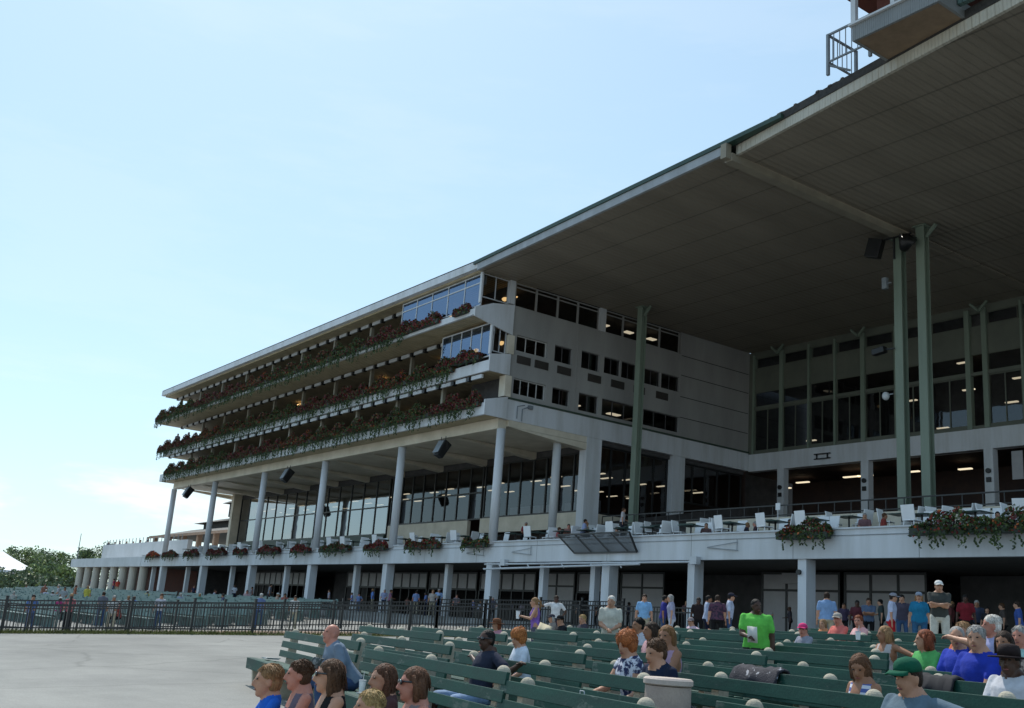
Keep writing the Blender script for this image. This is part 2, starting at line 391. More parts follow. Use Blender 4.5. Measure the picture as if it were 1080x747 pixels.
# balconies
def balcony(yf, zb, zt, soffit_to, lip, xr=XR):
    mb=MB(); mb.box(XL-.9,xr,yf,yf+.16,zb,zt); mb.box(XL-.9,XL-.74,yf+.16,35.5,zb,zt)
    b=part(mb,'balcony',white,club)
    mb=MB(); mb.box(XL-.74,xr-.37,yf+.16,35.5,zb+.02,zb+.2); mb.box(xr-.37,xr-.002,yf+.16,32.95,zb+.02,zb+.2); part(mb,'soffit',tan,b)
    return b
balcony(30.5,16.92,17.28,0,0); balcony(31.6,13.88,14.5,0,0); balcony(31.65,11.42,12.1,0,0)
# parapet returns round the right-hand corner
mb=MB(); mb.prism([(30.34,16.75),(33.0,16.2),(33.0,18.0),(31.5,17.75),(30.34,17.25)],0,XR,XR+.1); part(mb,'parapet_return',white,club)
mb=MB(); mb.prism([(31.58,13.86),(33.0,13.86),(33.0,15.1),(31.58,14.82)],0,XR,XR+.1); part(mb,'parapet_return',white,club)
mb=MB(); mb.prism([(31.5,11.36),(33.0,11.36),(33.0,12.62),(31.5,12.22)],0,XR,XR+.1); part(mb,'parapet_return',white,club)
mb=MB(); mb.box(XR-.5,XR+.09,32.75,33.18,12.64,13.84); part(mb,'corner_pier',cream,club); mb=MB(); mb.box(XR-.35,XR+.09,32.75,33.18,15.1,16.2); part(mb,'corner_pier',cream,club)
mb=MB(); mb.box(XR-.25,XR+.08,32.62,32.98,18.03,19.42); part(mb,'corner_post',white,club)
mb=MB(); mb.box(XR-.1,XR+.09,30.62,30.72,17.6,19.4); mb.box(XR-.1,XR+.09,31.56,31.66,14.84,16.7); part(mb,'corner_mullion',white,club)
beamm=mat('beam_paint',(.31,.28,.21),(.23,.205,.16),scale=1.5,rough=.6)
# recessed storeys: dark rooms behind the balconies, little piers, valances
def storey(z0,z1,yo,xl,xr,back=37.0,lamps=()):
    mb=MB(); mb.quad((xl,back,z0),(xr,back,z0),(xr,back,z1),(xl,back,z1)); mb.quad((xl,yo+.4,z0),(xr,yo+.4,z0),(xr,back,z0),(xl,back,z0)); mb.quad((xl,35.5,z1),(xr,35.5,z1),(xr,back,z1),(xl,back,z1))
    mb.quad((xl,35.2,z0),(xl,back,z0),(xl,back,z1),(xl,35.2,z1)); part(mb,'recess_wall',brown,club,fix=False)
    x=xr-5.4
    while x>xl+.5:
        mb=MB(); mb.box(x-.11,x+.11,yo+.4,yo+.62,z0,z1-.02); part(mb,'balcony_post',beamm,club); x-=5.45
    for x,y,z in lamps:
        mb=MB(); mb.box(x-.3,x+.3,y-.1,y+.1,z,z+.06); part(mb,'ceiling_light',lampm,club)
storey(12.1,14.05,31.7,XL,XR-.1,lamps=[(-61,35,13.7)])
storey(14.5,17.1,32.4,XL,-52.9,lamps=[(-66,35,16.7),(-57.5,35,16.6),(-80,35,16.7)])
storey(17.3,19.5,31.2,XL,-56.7,lamps=[(-64,35,19.2)])
for y,z,x1 in ((31.5,19.2,-57.5),(32.5,16.62,-53.2),(31.72,13.6,-48.2)):
    mb=MB(); x=x1
    while x>XL+1:
        mb.box(x-1.05,x,y,y+.12,z,z+.22,0); mb.box(x-1.42,x-1.2,y-.06,y+.2,z-.04,z+.2,1); x-=1.62
    part(mb,'valance',[steelw,black],club)
# glazed corner boxes
for (xa,yf,z0,z1,n) in ((-56.5,30.8,17.5,19.42,5),(-52.8,31.72,14.75,16.75,5)):
    window(club,1,yf,xa,XR-.12,z0,z1,cols=n,rows=(.72,) if n==5 and z0>17 else (),fm=steelw,gm_=gl_blue,w=.07,inset=.0,d=.06)
    window(club,0,XR,yf+.1 if z0<17 else yf+.02,32.6 if z0>17 else 32.7,18.0 if z0>17 else 15.05,z1-.02,cols=2 if z0>17 else 2,fm=steelw,gm_=gl_dark,w=.05,inset=-.08)
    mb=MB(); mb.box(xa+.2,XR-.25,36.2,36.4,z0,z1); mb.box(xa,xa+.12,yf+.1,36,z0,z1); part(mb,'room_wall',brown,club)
    mb=MB(); mb.box(xa+.15,XR-.3,yf+.35,yf+.4,z1-.55,z1-.05); part(mb,'blind',blind,club)
    for x in (-54.3,-51.2,-48.6):
        if x>xa+.5:
            mb=MB(); mb.ell((x,33.2,z1-.75),.22,.22,.12); part(mb,'ceiling_light',lampm,club,smooth=True)
# columns, beam, coffered underside
mb=MB(); mb.box(XL+.3,XR-.25,32.72,33.28,10.82,11.42); part(mb,'beam',cream,club)
cxs=[-47.7-10.92*k for k in range(6)]
def clubcol(x,y,r,z0,z1):
    mb=MB(); mb.tube([(x,y,z0),(x,y,z1)],r,20,cap=True)
    c=part(mb,'column',white,club,smooth=False)
    for p in c.data.polygons: p.use_smooth = len(p.vertices)==4
for x in cxs: clubcol(x,YC,.25,4.45,10.83)
mb=MB(); mb.box(XL+.3,XR-.02,33.28,39.6,11.0,11.4); part(mb,'underside',cream,club)
for k in range(11):                              # triangular haunches that carry the overhang
    x=-47.7-5.46*k
    mb=MB(); mb.prism([(33.3,10.98),(39.5,10.98),(39.5,10.55),(36.5,10.75)],0,x-.3,x+.3); part(mb,'haunch',cream,club)
# dining room glass
glY=39.4
window(club,1,glY,-101.0,-71.2,6.35,10.62,cols=14,rows=(.5,),gm_=gl_mid,w=.09,d=.12,inset=0)
window(club,1,glY,-70.9,-58.6,7.0,10.62,cols=8,rows=(.5,),gm_=gl_dark,w=.09,d=.12,inset=0)
window(club,1,glY,-58.4,-47.7,7.05,10.62,cols=8,rows=(),gm_=gl_dark,w=.1,d=.12,inset=0)
mb=MB(); mb.box(-70.9,-60,glY-.06,glY+.2,5.2,6.98); mb.box(-58.4,-47.7,glY-.14,glY+.2,6.08,7.03); part(mb,'sill_wall',cream,club)
for u0,u1,n in ((40.12,45.95,5),(47.02,52.7,5)): window(club,0,XR-.4,u0,u1,7.05 if u0<44 else 8.6,11.1,cols=n,w=.1,d=.12,inset=-.02)
mb=MB(); mb.box(XR-.6,XR-.302,40.12,52.7,11.105,11.6); part(mb,'side_lintel',dark,club)
mb=MB(); mb.box(XR-.6,XR-.35,40.12,42.4,6.0,7.02); part(mb,'sill_wall',cream,club)
mb=MB(); mb.prism([(40.6,5.6),(52.7,8.2),(52.7,9.0),(40.6,6.55)],0,XR+.05,XR+.2); part(mb,'stair_parapet',dark,club)
mb=MB(); mb.box(-101,-47.7,glY+.02,glY+.2,10.63,11.0); part(mb,'lintel',dark,club)
mb=MB(); mb.box(-101.6,-101.02,38.6,40,4.6,11); part(mb,'end_pilaster',cream,club)
mb=MB(); mb.box(-101,-58.4,39.2,39.38,4.4,5.2); mb.box(-101,-71.2,39.22,39.42,5.2,6.33); part(mb,'base_wall',gdark,club)
mb=MB()
mb.quad((-101,53,4.4),(XR-.4,53,4.4),(XR-.4,53,11.35),(-101,53,11.35)); mb.quad((-101,39.6,11.2),(XR-.4,39.6,11.2),(XR-.4,53,11.2),(-101,53,11.2)); mb.quad((-101,39.6,6),(XR-.4,39.6,6),(XR-.4,53,6),(-101,53,6)); mb.quad((-101,39.6,4.4),(-101,53,4.4),(-101,53,11.3),(-101,39.6,11.3))
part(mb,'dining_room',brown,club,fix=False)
for k in range(26):
    x=-48.8-2.1*k
    for y in (41.2,43.6,46.5,49.6):
        if y>45 and k>5: continue
        if (k*7+int(y))%3==0: continue
        mb=MB(); mb.box(x-.5,x+.5,y-.09,y+.09,9.55+.12*((k*5)%3),9.6+.12*((k*5)%3)); part(mb,'ceiling_light',lampw,club)
for k in range(14):                                # pale panels standing in for windows seen through the dining glass
    x=-48.4-1.15*k
    if k in (3,8) or k>8: continue
    mb=MB(); mb.box(x-.5,x+.5,40.6,40.7,7.05,7.85); part(mb,'far_window_panel',pale,club)
# right-hand side wall (faces +X)
YB=52.79
r1=[(33.38,35.6,15.42,16.34,3),(36.15,37.45,15.38,16.36,2),(38.18,39.57,15.4,16.46,2),(39.95,41.25,15.45,16.46,2),(41.35,42.6,15.45,16.46,2),(43.2,44.6,15.45,16.42,2),(44.7,46.28,15.45,16.42,2)]
r2=[(33.38,35.68,12.9,13.82,4),(36.17,37.44,12.87,13.82,2),(38.15,39.65,12.82,13.88,2),(39.95,42.75,12.84,13.86,3),(43.3,46.35,12.84,13.84,3)]
acs=[(33.48,34.43),(34.75,35.72),(36.4,37.4),(38.73,39.73),(40.56,41.6),(42.4,43.3),(44.28,45.28)]
mb=MB(); wall(mb,XR,0,(33.02,YB-.01),(12.56,17.96),-.35,[h[:4] for h in r1+r2]); wall(mb,XR,0,(46.34,YB-.01),(17.963,19.45),-.35,[])
part(mb,'side_wall',bwall,club)
for z in (13.86,15.2,16.6,17.9):
    mb=MB(); mb.box(XR-.01,XR+.012,46.4,YB-.1,z-.02,z+.02); part(mb,'panel_joint',black,club)
mb=MB(); mb.box(XR-.01,XR+.02,37.82,37.86,12.6,17.9); part(mb,'downpipe',bwall,club)
mb=MB(); mb.box(XR-.3,XR+.02,33.0,YB-.01,11.36,12.52); part(mb,'side_beam',white,club)
mb=MB(); mb.box(XR-.28,XR+.10,33.1,YB-.01,12.525,12.62); part(mb,'ledge',gdark,club)
for h in r1: window(club,0,XR,*h[:4],cols=h[4],fm=blind if h[0]<33.5 else dark,w=.05,inset=-.14,d=.06)
for h in r2: window(club,0,XR,*h[:4],cols=h[4],fm=blind if h[0]<33.5 else dark,w=.05,inset=-.14,d=.06)
for i,(a,b) in enumerate(acs):
    z=14.7; mb=MB(); mb.box(XR-.02,XR+.06,a,b,z,z+.45); part(mb,'air_unit',grille,club)
tops=[(33.1,34.65),(34.65,36.24),(36.24,37.78),(37.78,39.42),(39.9,41.4),(41.4,42.9),(42.9,44.5),(44.5,46.24)]
for a,b in tops: window(club,0,XR,a,b,17.98,19.42,cols=1,rows=(.82,),fm=bwall,w=.07,inset=-.1)
mb=MB(); mb.box(XR-.32,XR+.03,39.42,39.9,17.97,19.43); part(mb,'side_post',white,club)
mb=MB(); 
for z0,z1 in ((12.7,14.1),(15.2,16.7),(17.97,19.43)):
    mb.quad((XR-4,33.2,z0),(XR-4,47,z0),(XR-4,47,z1),(XR-4,33.2,z1)); mb.quad((XR-4,33.2,z1),(XR-.36,33.2,z1),(XR-.36,47,z1),(XR-4,47,z1)); mb.quad((XR-4,33.2,z0),(XR-.36,33.2,z0),(XR-.36,47,z0),(XR-4,47,z0))
    mb.quad((XR-4,47,z0),(XR-.36,47,z0),(XR-.36,47,z1),(XR-4,47,z1)); mb.quad((XR-4,33.2,z0),(XR-.36,33.2,z0),(XR-.36,33.2,z1),(XR-4,33.2,z1))
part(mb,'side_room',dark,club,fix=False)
for y,z,w,m_ in ((33.9,19.0,.16,lampm),(36.6,18.95,.2,lampm),(41.0,18.9,.26,lampw),(43.0,18.9,.3,lampw),(45.0,18.9,.3,lampw),(45.3,15.7,.2,lampw),(39.0,13.4,.3,lampw),(42.1,13.4,.45,lampw)):
    mb=MB(); mb.box(XR-1.6,XR-1.2,y-w,y+w,z,z+.06); part(mb,'ceiling_light',m_,club)
# lower piers on the side, under the beam
for y0,y1,z0 in ((38.95,40.1,5.6),(45.97,47.0,6.6)):
    mb=MB(); mb.box(XR-.62,XR+.01,y0,y1,z0,11.355); part(mb,'pier',white,club)
clubcol(-47.95,37.2,.24,4.9,10.98)
# conduit on the corner beam
mb=MB(); mb.tube([(XR+.12,33.7,11.5),(XR+.12,33.7,12.2),(XR+.12,34.2,12.35)],.03,6); mb.tube([(XR+.12,34.05,11.4),(XR+.12,34.05,12.1),(XR+.12,34.5,12.3)],.03,6); mb.box(XR+.06,XR+.18,34.45,34.75,12.2,12.4); part(mb,'conduit',steelg,club)
# speakers hung under the beam
def hung_speaker(x,label):
    t=thing('hanging_speaker',label,'speaker',(x,32.5,10.85),0,'speakers hung below the clubhouse beam')
    mb=MB(); mb.tube([(-.25,0,0),(-.25,.0,-.35)],.025,6); mb.tube([(.25,0,0),(.25,0,-.35)],.025,6); mb.tube([(-.3,0,-.3),(.3,0,-.3)],.03,6)
    mb.tube([(-.45,0,-.33),(-.42,.05,-.8)],.02,6); mb.tube([(.45,0,-.33),(.42,.05,-.8)],.02,6); mb.build('bracket',black,t)
    mb=MB(); R=Matrix.Rotation(-.45,3,'X')
    pts=[(-.4,-.28),(.4,-.28),(.3,.3),(-.3,.3)]
    n=len(mb.v)
    for z in (-.5,.5):
        k=1 if z>0 else .72
        for a,b in pts: mb.v.append(tuple(R@Vector((a*k,b*k,z))+Vector((0,-.05,-.78))))
    for q in ((0,1,2,3),(7,6,5,4),(0,4,5,1),(1,5,6,2),(2,6,7,3),(3,7,4,0)): mb.f.append(tuple(n+i for i in q)); mb.m.append(0)
    b=mb.build('cabinet',black,t,bevel=.02)
    mb=MB(); c=R@Vector((0,-.3,.0))+Vector((0,-.05,-.78)); mb.obox(c,R@Vector((.3,0,0)),R@Vector((0,.02,0)),R@Vector((0,0,.42))); mb.build('speaker_grille',steelg,b)
    return t
hung_speaker(-96.6,'black speaker against the sky by the far end column of the clubhouse')
hung_speaker(-74.8,'black speaker hung above the reflecting dining windows')
hung_speaker(-52.9,'black speaker hung under the beam next to the corner column')

# ------------------------------------------------------------------ dining deck along the front
deck=thing('dining_deck','white dining deck carried on posts that runs along the whole front of the stand','terrace',(-60,33,.5))
XD=-109.0; XE=-10.0
mb=MB(); mb.box(XD,XE,32.95,33.2,3.5,4.56); part(mb,'fascia',fasmat,deck)
mb=MB(); mb.box(XD,XE,32.88,33.22,4.562,4.62); part(mb,'coping',steelw,deck)
mb=MB(); mb.box(XD,XE,32.925,32.948,4.32,4.345); part(mb,'fascia_groove',steelg,deck)
mb=MB(); mb.box(XD,XE,33.2,36.6,4.2,4.45); mb.box(XD,XE,36.6,39.3,4.2,5.0); part(mb,'deck_floor',decku,deck)
mb=MB(); mb.box(XD,XE,33.2,45.5,3.55,3.75); part(mb,'deck_underside',decku,deck)
mb=MB(); mb.box(-39.4,XE,39.3,39.5,5.0,6.12); part(mb,'low_wall',cream,deck)
mb=MB()
for k in range(8):                                 # seating tiers climbing to the back hall
    mb.box(-47.0,XE,39.5+1.66*k,39.5+1.66*(k+1),4.9,5.6+.34*k)
part(mb,'seating_tiers',dark,deck)
mb=MB()
for x in np.arange(-46.9,XE,.9): mb.box(x-.02,x+.02,40.0,40.04,5.6,6.75)
mb.box(-46.9,XE,39.99,40.05,6.76,6.82); mb.box(-46.9,XE,39.99,40.05,6.3,6.35); part(mb,'guard_rail',iron,deck)
for k,x in enumerate([-26.87,-32.75,-38.3,-47.9,-59.4,-70.35,-81.25,-92.1,-102.9]):
    w=.2 if k<2 else .27
    mb=MB(); mb.box(x-w,x+w,33.05,33.6,G(0,33)-.05,3.5); part(mb,'post',white,deck)
for x in (-44.06,-40.0,-53.2,-64.6,-75.8,-86.7,-97.6,-107.5):
    mb=MB(); mb.box(x-.17,x+.17,33.7,34.05,G(0,33)-.05,3.5); part(mb,'thin_post',white,deck)
mb=MB(); mb.tube([(-26.87-.1,33.03,3.0),(-26.87-.1,32.93,3.0)],.1,10); part(mb,'post_bell',black,deck)
# rolled awning poles slung below the fascia
mb=MB(); mb.tube([(-47.9,32.7,3.12),(-35.6,32.7,3.32)],.05,8); mb.tube([(-47.9,32.75,3.38),(-32.2,32.75,3.4)],.045,8)
for x in (-46.5,-44,-41.2,-39,-37): mb.bar((x,32.7,3.36),(x+.15,32.75,3.16),.05)
for x in (-32.3,-46.2): mb.box(x-.2,x+.2,32.68,32.94,3.3,3.62)
part(mb,'awning_rail',steelw,deck)
for x in (-44.6,-30.6,-48.9):
    mb=MB(); mb.bar((x-1.1,32.9,4.0),(x+.6,32.9,3.86),.03); mb.bar((x+.55,32.9,4.3),(x+.55,32.9,3.86),.02); mb.bar((x-1.1,32.9,4.02),(x+.55,32.9,4.2),.02); part(mb,'awning_arm',steelg,deck)
# ground floor frontage under the deck
gy=38.0; z0=G(0,33)
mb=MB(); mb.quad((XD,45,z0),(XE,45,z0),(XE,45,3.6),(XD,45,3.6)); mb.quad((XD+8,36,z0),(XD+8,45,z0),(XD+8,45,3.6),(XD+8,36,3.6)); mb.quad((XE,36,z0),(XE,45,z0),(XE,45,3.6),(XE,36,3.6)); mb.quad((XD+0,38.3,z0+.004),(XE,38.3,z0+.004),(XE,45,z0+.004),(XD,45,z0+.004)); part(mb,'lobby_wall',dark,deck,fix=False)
def front(xa,xb,kind):
    if kind=='pale':
        n=max(2,round((xb-xa)/1.35)); window(deck,1,gy,xa,xb,z0+.1,3.45,cols=n,rows=(.72,),gm_=pale,w=.1,inset=0,name='shop_window')  # opaque pale panes carry the apron's bright reflection in their colour
    elif kind=='transom':
        n=max(2,round((xb-xa)/1.2)); window(deck,1,gy,xa,xb,2.3,3.45,cols=n,rows=(),gm_=pale,w=.12,inset=0,name='transom_window')
        for k in range(n+1):
            mb=MB(); x=xa+(xb-xa)*k/n; mb.box(x-.05,x+.05,gy,gy+.1,z0+.05,2.29); part(mb,'door_jamb',black,deck)
    elif kind=='dark':
        mb=MB(); mb.box(xa,xb,gy+2,gy+2.1,z0+.05,3.5); part(mb,'opening_shade',dark,deck)  # dark sheet standing in for the shade inside an open bay
for xa,xb,k in ((-33.2,-28.9,'pale'),(-28.7,-24.8,'pale'),(-24.6,-20.6,'dark'),(-20.4,-17.0,'pale'),(-39.4,-33.4,'dark'),(-42.8,-39.5,'pale'),(-46.4,-42.9,'transom'),(-49.9,-46.6,'pale'),(-56,-50.2,'transom'),(-62,-56.3,'transom'),(-68,-62.3,'transom'),(-74,-68.3,'transom'),(-80,-74.3,'dark'),(-92,-80.3,'transom'),(-104,-92.3,'dark')):
    front(xa,xb,k)
mb=MB(); mb.box(-31.9,-30.3,37.86,37.98,2.95,3.4); part(mb,'notice_panel',pale,deck)
# folded wind screen hung outside the fascia
ws=thing('wind_screen','dark framed mesh screen in four bays tilted out from the deck front','screen',(-38.4,32.7,4.2))
mb=MB(); xa,xb=-41.2,-36.0; ya,yb,za,zb=32.35,32.86,4.72,3.88
for i in range(5):
    x=xa+(xb-xa)*i/4; mb.bar((x-.0,ya,za),(x+.75 if i<4 else x+.02,yb,zb),.07)
mb.bar((xa,ya,za),(xb,ya,za),.07); mb.bar((xa+.75,yb,zb),(xb,yb,zb),.07); mb.bar((xb,ya,za),(xb,yb,zb),.06)
part(mb,'frame',iron,ws)
mb=MB(); mb.quad((xa,ya+.02,za),(xb,ya+.02,za),(xb,yb+.02,zb),(xa+.75,yb+.02,zb)); part(mb,'mesh',glass('screen_mesh',(.5,.5,.5),1.2,.05,.3),ws)

# ------------------------------------------------------------------ back hall of the grandstand (faces the track under the canopy)
hall=thing('grandstand_hall','dark glazed grandstand hall with green posts set deep under the canopy','building',(-30,YB,5))
mb=MB(); mb.box(XR+.03,XE,YB,YB+.5,11.3,12.43); part(mb,'beam',white,hall)
mb=MB(); mb.box(XR+.03,XE,YB+.05,YB+.3,12.433,12.62); mb.box(XR+.03,XE,YB+.05,YB+.3,15.42,15.61); part(mb,'transom',gpanel,hall)
mb=MB(); mb.box(XR+.03,XE,YB+.12,YB+.25,16.61,18.25); part(mb,'spandrel_panel',gpanel,hall)
big=[-44.7,-38.45,-31.6,-30.6+0*1,-24.4,-18.2]
xs_=[-47.05,-44.7,-42.5,-40.5,-38.45,-36.2,-34.0,-31.6,-30.6,-28.5,-26.4,-24.4,-22.3,-20.2,-18.2,-16.2,-14]
for i,x in enumerate(xs_):
    w=.14 if x in big else .06
    mb=MB(); mb.box(x-w,x+w,YB-.02 if w<.15 else YB-.12,YB+.3,12.45,19.2); part(mb,'post',gcol,hall)
for a,b in zip(xs_[:-1],xs_[1:]):
    if b-a<1.2: continue
    window(hall,1,YB,a+.11,b-.11,12.63,15.41,cols=2,fm=gpanel,w=.06,inset=.1)
    window(hall,1,YB,a+.11,b-.11,15.62,16.6,cols=1,fm=gpanel,w=.04,inset=.12)
    window(hall,1,YB,a+.2,b-.2,18.26,18.95,cols=1,fm=gpanel,w=.04,inset=.12)
mb=MB()
mb.quad((-48,60,12),(XE,60,12),(XE,60,19.3),(-48,60,19.3)); mb.quad((-48,YB+.5,17.4),(XE,YB+.5,17.4),(XE,60,17.4),(-48,60,17.4)); mb.quad((-48,YB+.5,12.4),(XE,YB+.5,12.4),(XE,60,12.4),(-48,60,12.4))
for x in (-48.4,XE): mb.quad((x,YB+.3,7.5),(x,60,7.5),(x,60,19.4),(x,YB+.3,19.4))
mb.quad((-48,YB+.5,17.5),(XE,YB+.5,17.5),(XE,YB+.5,19.42),(-48,YB+.5,19.42))
part(mb,'upper_room',dark,hall,fix=False)
mb=MB(); mb.box(XR-1,XE,YB+.1,YB+.3,18.96,19.415); mb.box(XR-.3,-47.06,YB+.02,YB+.3,12.5,19.4); part(mb,'header_panel',gpanel,hall)
mb=MB(); mb.quad((-48,58,7),(XE,58,7),(XE,58,11.5),(-48,58,11.5)); mb.quad((-48,YB+.5,11.28),(XE,YB+.5,11.28),(XE,58,11.28),(-48,58,11.28)); mb.quad((-48,YB-.2,7.9),(XE,YB-.2,7.9),(XE,58,7.9),(-48,58,7.9))
part(mb,'lower_room',brown,hall,fix=False)
for x in (-44.65,-38.35,-30.6,-24.4,-18.2):
    mb=MB(); mb.box(x-.26,x+.26,YB-.02,YB+.45,7.9,11.298); p=part(mb,'pillar',white,hall)
    mb=MB(); mb.tube([(x,YB-.03,10.1),(x,YB-.14,10.1)],.14,10); mb.box(x-.12,x+.12,YB-.12,YB-.03,9.5,9.75); part(mb,'pillar_speaker',black,p)
for x,y,z,w in ((-45.5,56,10.9,.5),(-40.9,55,10.8,.6),(-39.9,55,10.8,.5),(-36.9,55,10.8,.7),(-33.6,55.5,10.8,.4),(-26.5,55,10.8,.7),(-24,55.5,10.7,.5),(-47,56,10.6,.5)):
    mb=MB(); mb.box(x-w,x+w,y-.1,y+.1,z,z+.07); part(mb,'ceiling_light',lampw,hall)
for x,y,z in ((-40.4,54.4,15.9),(-37,55,16.1),(-36.6,55,15.1),(-33.2,55,16.9),(-32.8,54.8,15.2),(-29.6,55,16.1),(-30.4,55,14.2),(-29.7,54.6,15.4),(-28.3,55,13.6),(-27,55,14.6),(-25,55,14),(-23,55,15),(-44,55,13.4),(-34.6,55,13.2)):
    mb=MB(); mb.box(x-.35,x+.35,y-.1,y+.1,z,z+.06); part(mb,'ceiling_light',lampw,hall)
# little frame fixed to the beam
mb=MB(); a=at(868,484,YB); 
mb.bar((a.x-.6,YB-.1,a.z+.3),(a.x+.6,YB-.1,a.z+.3),.06); mb.bar((a.x-.6,YB-.1,a.z),(a.x+.6,YB-.1,a.z),.06); mb.bar((a.x-.4,YB-.1,a.z),(a.x-.4,YB-.1,a.z+.3),.06); mb.bar((a.x+.4,YB-.1,a.z),(a.x+.4,YB-.1,a.z+.3),.06)
part(mb,'beam_bracket',black,hall)
mb=MB()
for x in (-29.2,-27.9): mb.box(x-.3,x+.3,YB+.3,YB+.34,9.6,11.1)
part(mb,'pale_poster',pale,hall)  # two plain pale panels

# ------------------------------------------------------------------ canopy roof of the grandstand
beamm=mat('beam_paint',(.31,.28,.21),(.23,.205,.16),scale=1.5,rough=.6)
can=thing('grandstand_canopy','huge flat canopy roof with dark ribbed underside on green steel columns','roof',(-28,40,19))
A=(-47.38,30.27); B=(-27.85,29.15); B2=(-27.42,29.5); D=(-14.45,27.7); Cc=(-21.0,28.609); E=(-3.0,26.11)
def slab(pts, z0, z1, ybk):
    mb=MB(); n=len(pts); top=[(x,y,z1) for x,y in pts]+[(pts[-1][0],ybk,z1),(pts[0][0],ybk,z1)]; bot=[(x,y,z0) for x,y,_ in top]
    k=len(top); mb.v=bot+top; mb.f=[tuple(range(k)),tuple(k+i for i in reversed(range(k)))]+[(i,(i+1)%k,k+(i+1)%k,k+i) for i in range(k)]; mb.m=[0]*len(mb.f); return mb
part(slab([(A[0],A[1]+.14),(B[0],B[1]+.14)],19.42,19.6,53.2),'soffit',soffit,can)
part(slab([(B2[0],B2[1]+.14),(Cc[0],Cc[1]+.14),(D[0],D[1]+.14),(E[0],E[1]+.14)],19.43,19.61,53.2),'soffit',soffit,can)
fasdim=mat('fascia_grey',(.40,.43,.46),(.28,.30,.31),scale=1.2,stretch=(1,1,.2),rough=.6)
def edge(pts, z0,z1, d0,d1, m, name):
    mb=MB()
    for (x0,y0),(x1,y1) in zip(pts[:-1],pts[1:]):
        n=len(mb.v)
        mb.v += [(x0,y0+d0,z0),(x1,y1+d0,z0),(x1,y1+d1,z0),(x0,y0+d1,z0),(x0,y0+d0,z1),(x1,y1+d0,z1),(x1,y1+d1,z1),(x0,y0+d1,z1)]
        for q in ((0,3,2,1),(4,5,6,7),(0,1,5,4),(1,2,6,5),(2,3,7,6),(3,0,4,7)): mb.f.append(tuple(n+i for i in q)); mb.m.append(0)
    part(mb,name,m,can)
edge([A,B],19.42,19.80,0,.14,fasdim,'fascia')
edge([(A[0]-.35,A[1]-.0),(B[0],B[1]),(-24.6,28.95)],19.805,19.99,-.06,.9,coping,'coping')
edge([B2,Cc,D,E],19.38,19.80,0,.14,fasrib,'fascia')
edge([(B2[0]-.25,B2[1]-.02),Cc,D,E],19.803,20.12,-.03,1.0,tar,'roof_edge')
mb=MB(); rnd=random.Random(5)
for i in range(120):                                # lumpy felt along the gutter
    t=rnd.random(); x=B2[0]+(Cc[0]-B2[0])*t; y=B2[1]+(Cc[1]-B2[1])*t
    mb.ell((x,y+rnd.uniform(-.02,.25),20.12+rnd.uniform(-.03,.03)),rnd.uniform(.06,.16),rnd.uniform(.05,.1),rnd.uniform(.04,.1),6,4)
part(mb,'gutter_debris',tar,can)
part(slab([(A[0],A[1]+.9),(B[0],B[1]+.9)],19.95,20.02,53.2),'roof',tar,can)
part(slab([(B2[0],B2[1]+.95),(Cc[0],Cc[1]+.95),(D[0],D[1]+.95),(E[0],E[1]+.95)],19.96,20.04,53.2),'roof',tar,can)
mb=MB(); mb.box(-27.84,-27.44,29.3,41.3,19.1,19.44); mb.box(-27.80,-27.5,29.0,29.3,19.16,19.8); part(mb,'cross_beam',beamm,can)
mb=MB(); mb.box(-27.95,-27.3,41.31,53.0,19.36,19.415); part(mb,'soffit_strip',soffit,can)
def steelcol(x,y,z0,z1,w=.205):
    mb=MB()
    mb.box(x-w,x+w,y-w,y-w+.05,z0,z1); mb.box(x-w,x+w,y+w-.05,y+w,z0,z1); mb.box(x-.05,x+.05,y-w+.05,y+w-.05,z0,z1)
    c=part(mb,'column',gcol,can)
    mb=MB(); mb.box(x-w-.1,x+w+.1,y-w-.1,y+w+.1,z1,z1+.06); mb.bar((x+w,y,z1-.5),(x+w+.5,y,z1),.12); part(mb,'column_head',gcol,c)
    return c
for x in (-27.75,-26.55,-45.35,-8.5): steelcol(x,41.0,5.4,19.35 if x!=-27.75 else 19.04)
for x in (-44.7,-38.45,-30.6,-24.4):
    mb=MB(); mb.bar((x,YB-.4,18.9),(x-.5,YB-.4,19.4),.12); mb.bar((x,YB-.4,18.9),(x+.5,YB-.4,19.4),.12); part(mb,'knee_brace',gcol,can)
# loudspeaker cluster on the column
t=thing('loudspeaker_cluster','black loudspeaker pair bracketed near the top of the green twin column','loudspeaker',(-27.75,40.6,18.6))
mb=MB(); mb.bar((-.9,0,.5),(.9,0,.45),.07); mb.bar((0,-.02,.9),(0,-.02,-.6),.08); mb.bar((-.9,0,.5),(-.8,-.2,.3),.06); mb.bar((.3,0,.45),(1.1,.1,.2),.05); mb.build('bracket',black,t)
mb=MB(); mb.obox((-.95,-.15,.12),(.32,.08,-.09),(-.08,.26,.04),(-.11,-.04,-.45)); mb.build('speaker_cabinet',black,t,bevel=.03)
mb=MB(); mb.tube([(.55,-.1,-.3),(.7,-.2,-.15),(.95,-.35,.1)],[.18,.27,.42],14); mb.build('horn',black,t,smooth=True)
t=thing('floodlight','small dark floodlight on an arm halfway up the twin column','lamp',(-28.1,40.7,13.75))
mb=MB(); mb.bar((.2,0,0),(-.3,-.05,0),.06); mb.build('arm',black,t)
mb=MB(); mb.obox((-.55,-.08,-.03),(.32,0,.04),(0,.16,0),(-.02,0,.14)); mb.build('lamp_head',black,t,bevel=.02)
t=thing('security_camera','pale dome camera clamped to the front of the twin column','camera',(-28.05,40.6,11.6))
mb=MB(); mb.bar((.1,0,0),(-.15,0,0),.05); mb.build('arm',steelg,t)
mb=MB(); mb.ell((-.28,0,-.05),.17,.17,.2); mb.build('dome',steelw,t,smooth=True)
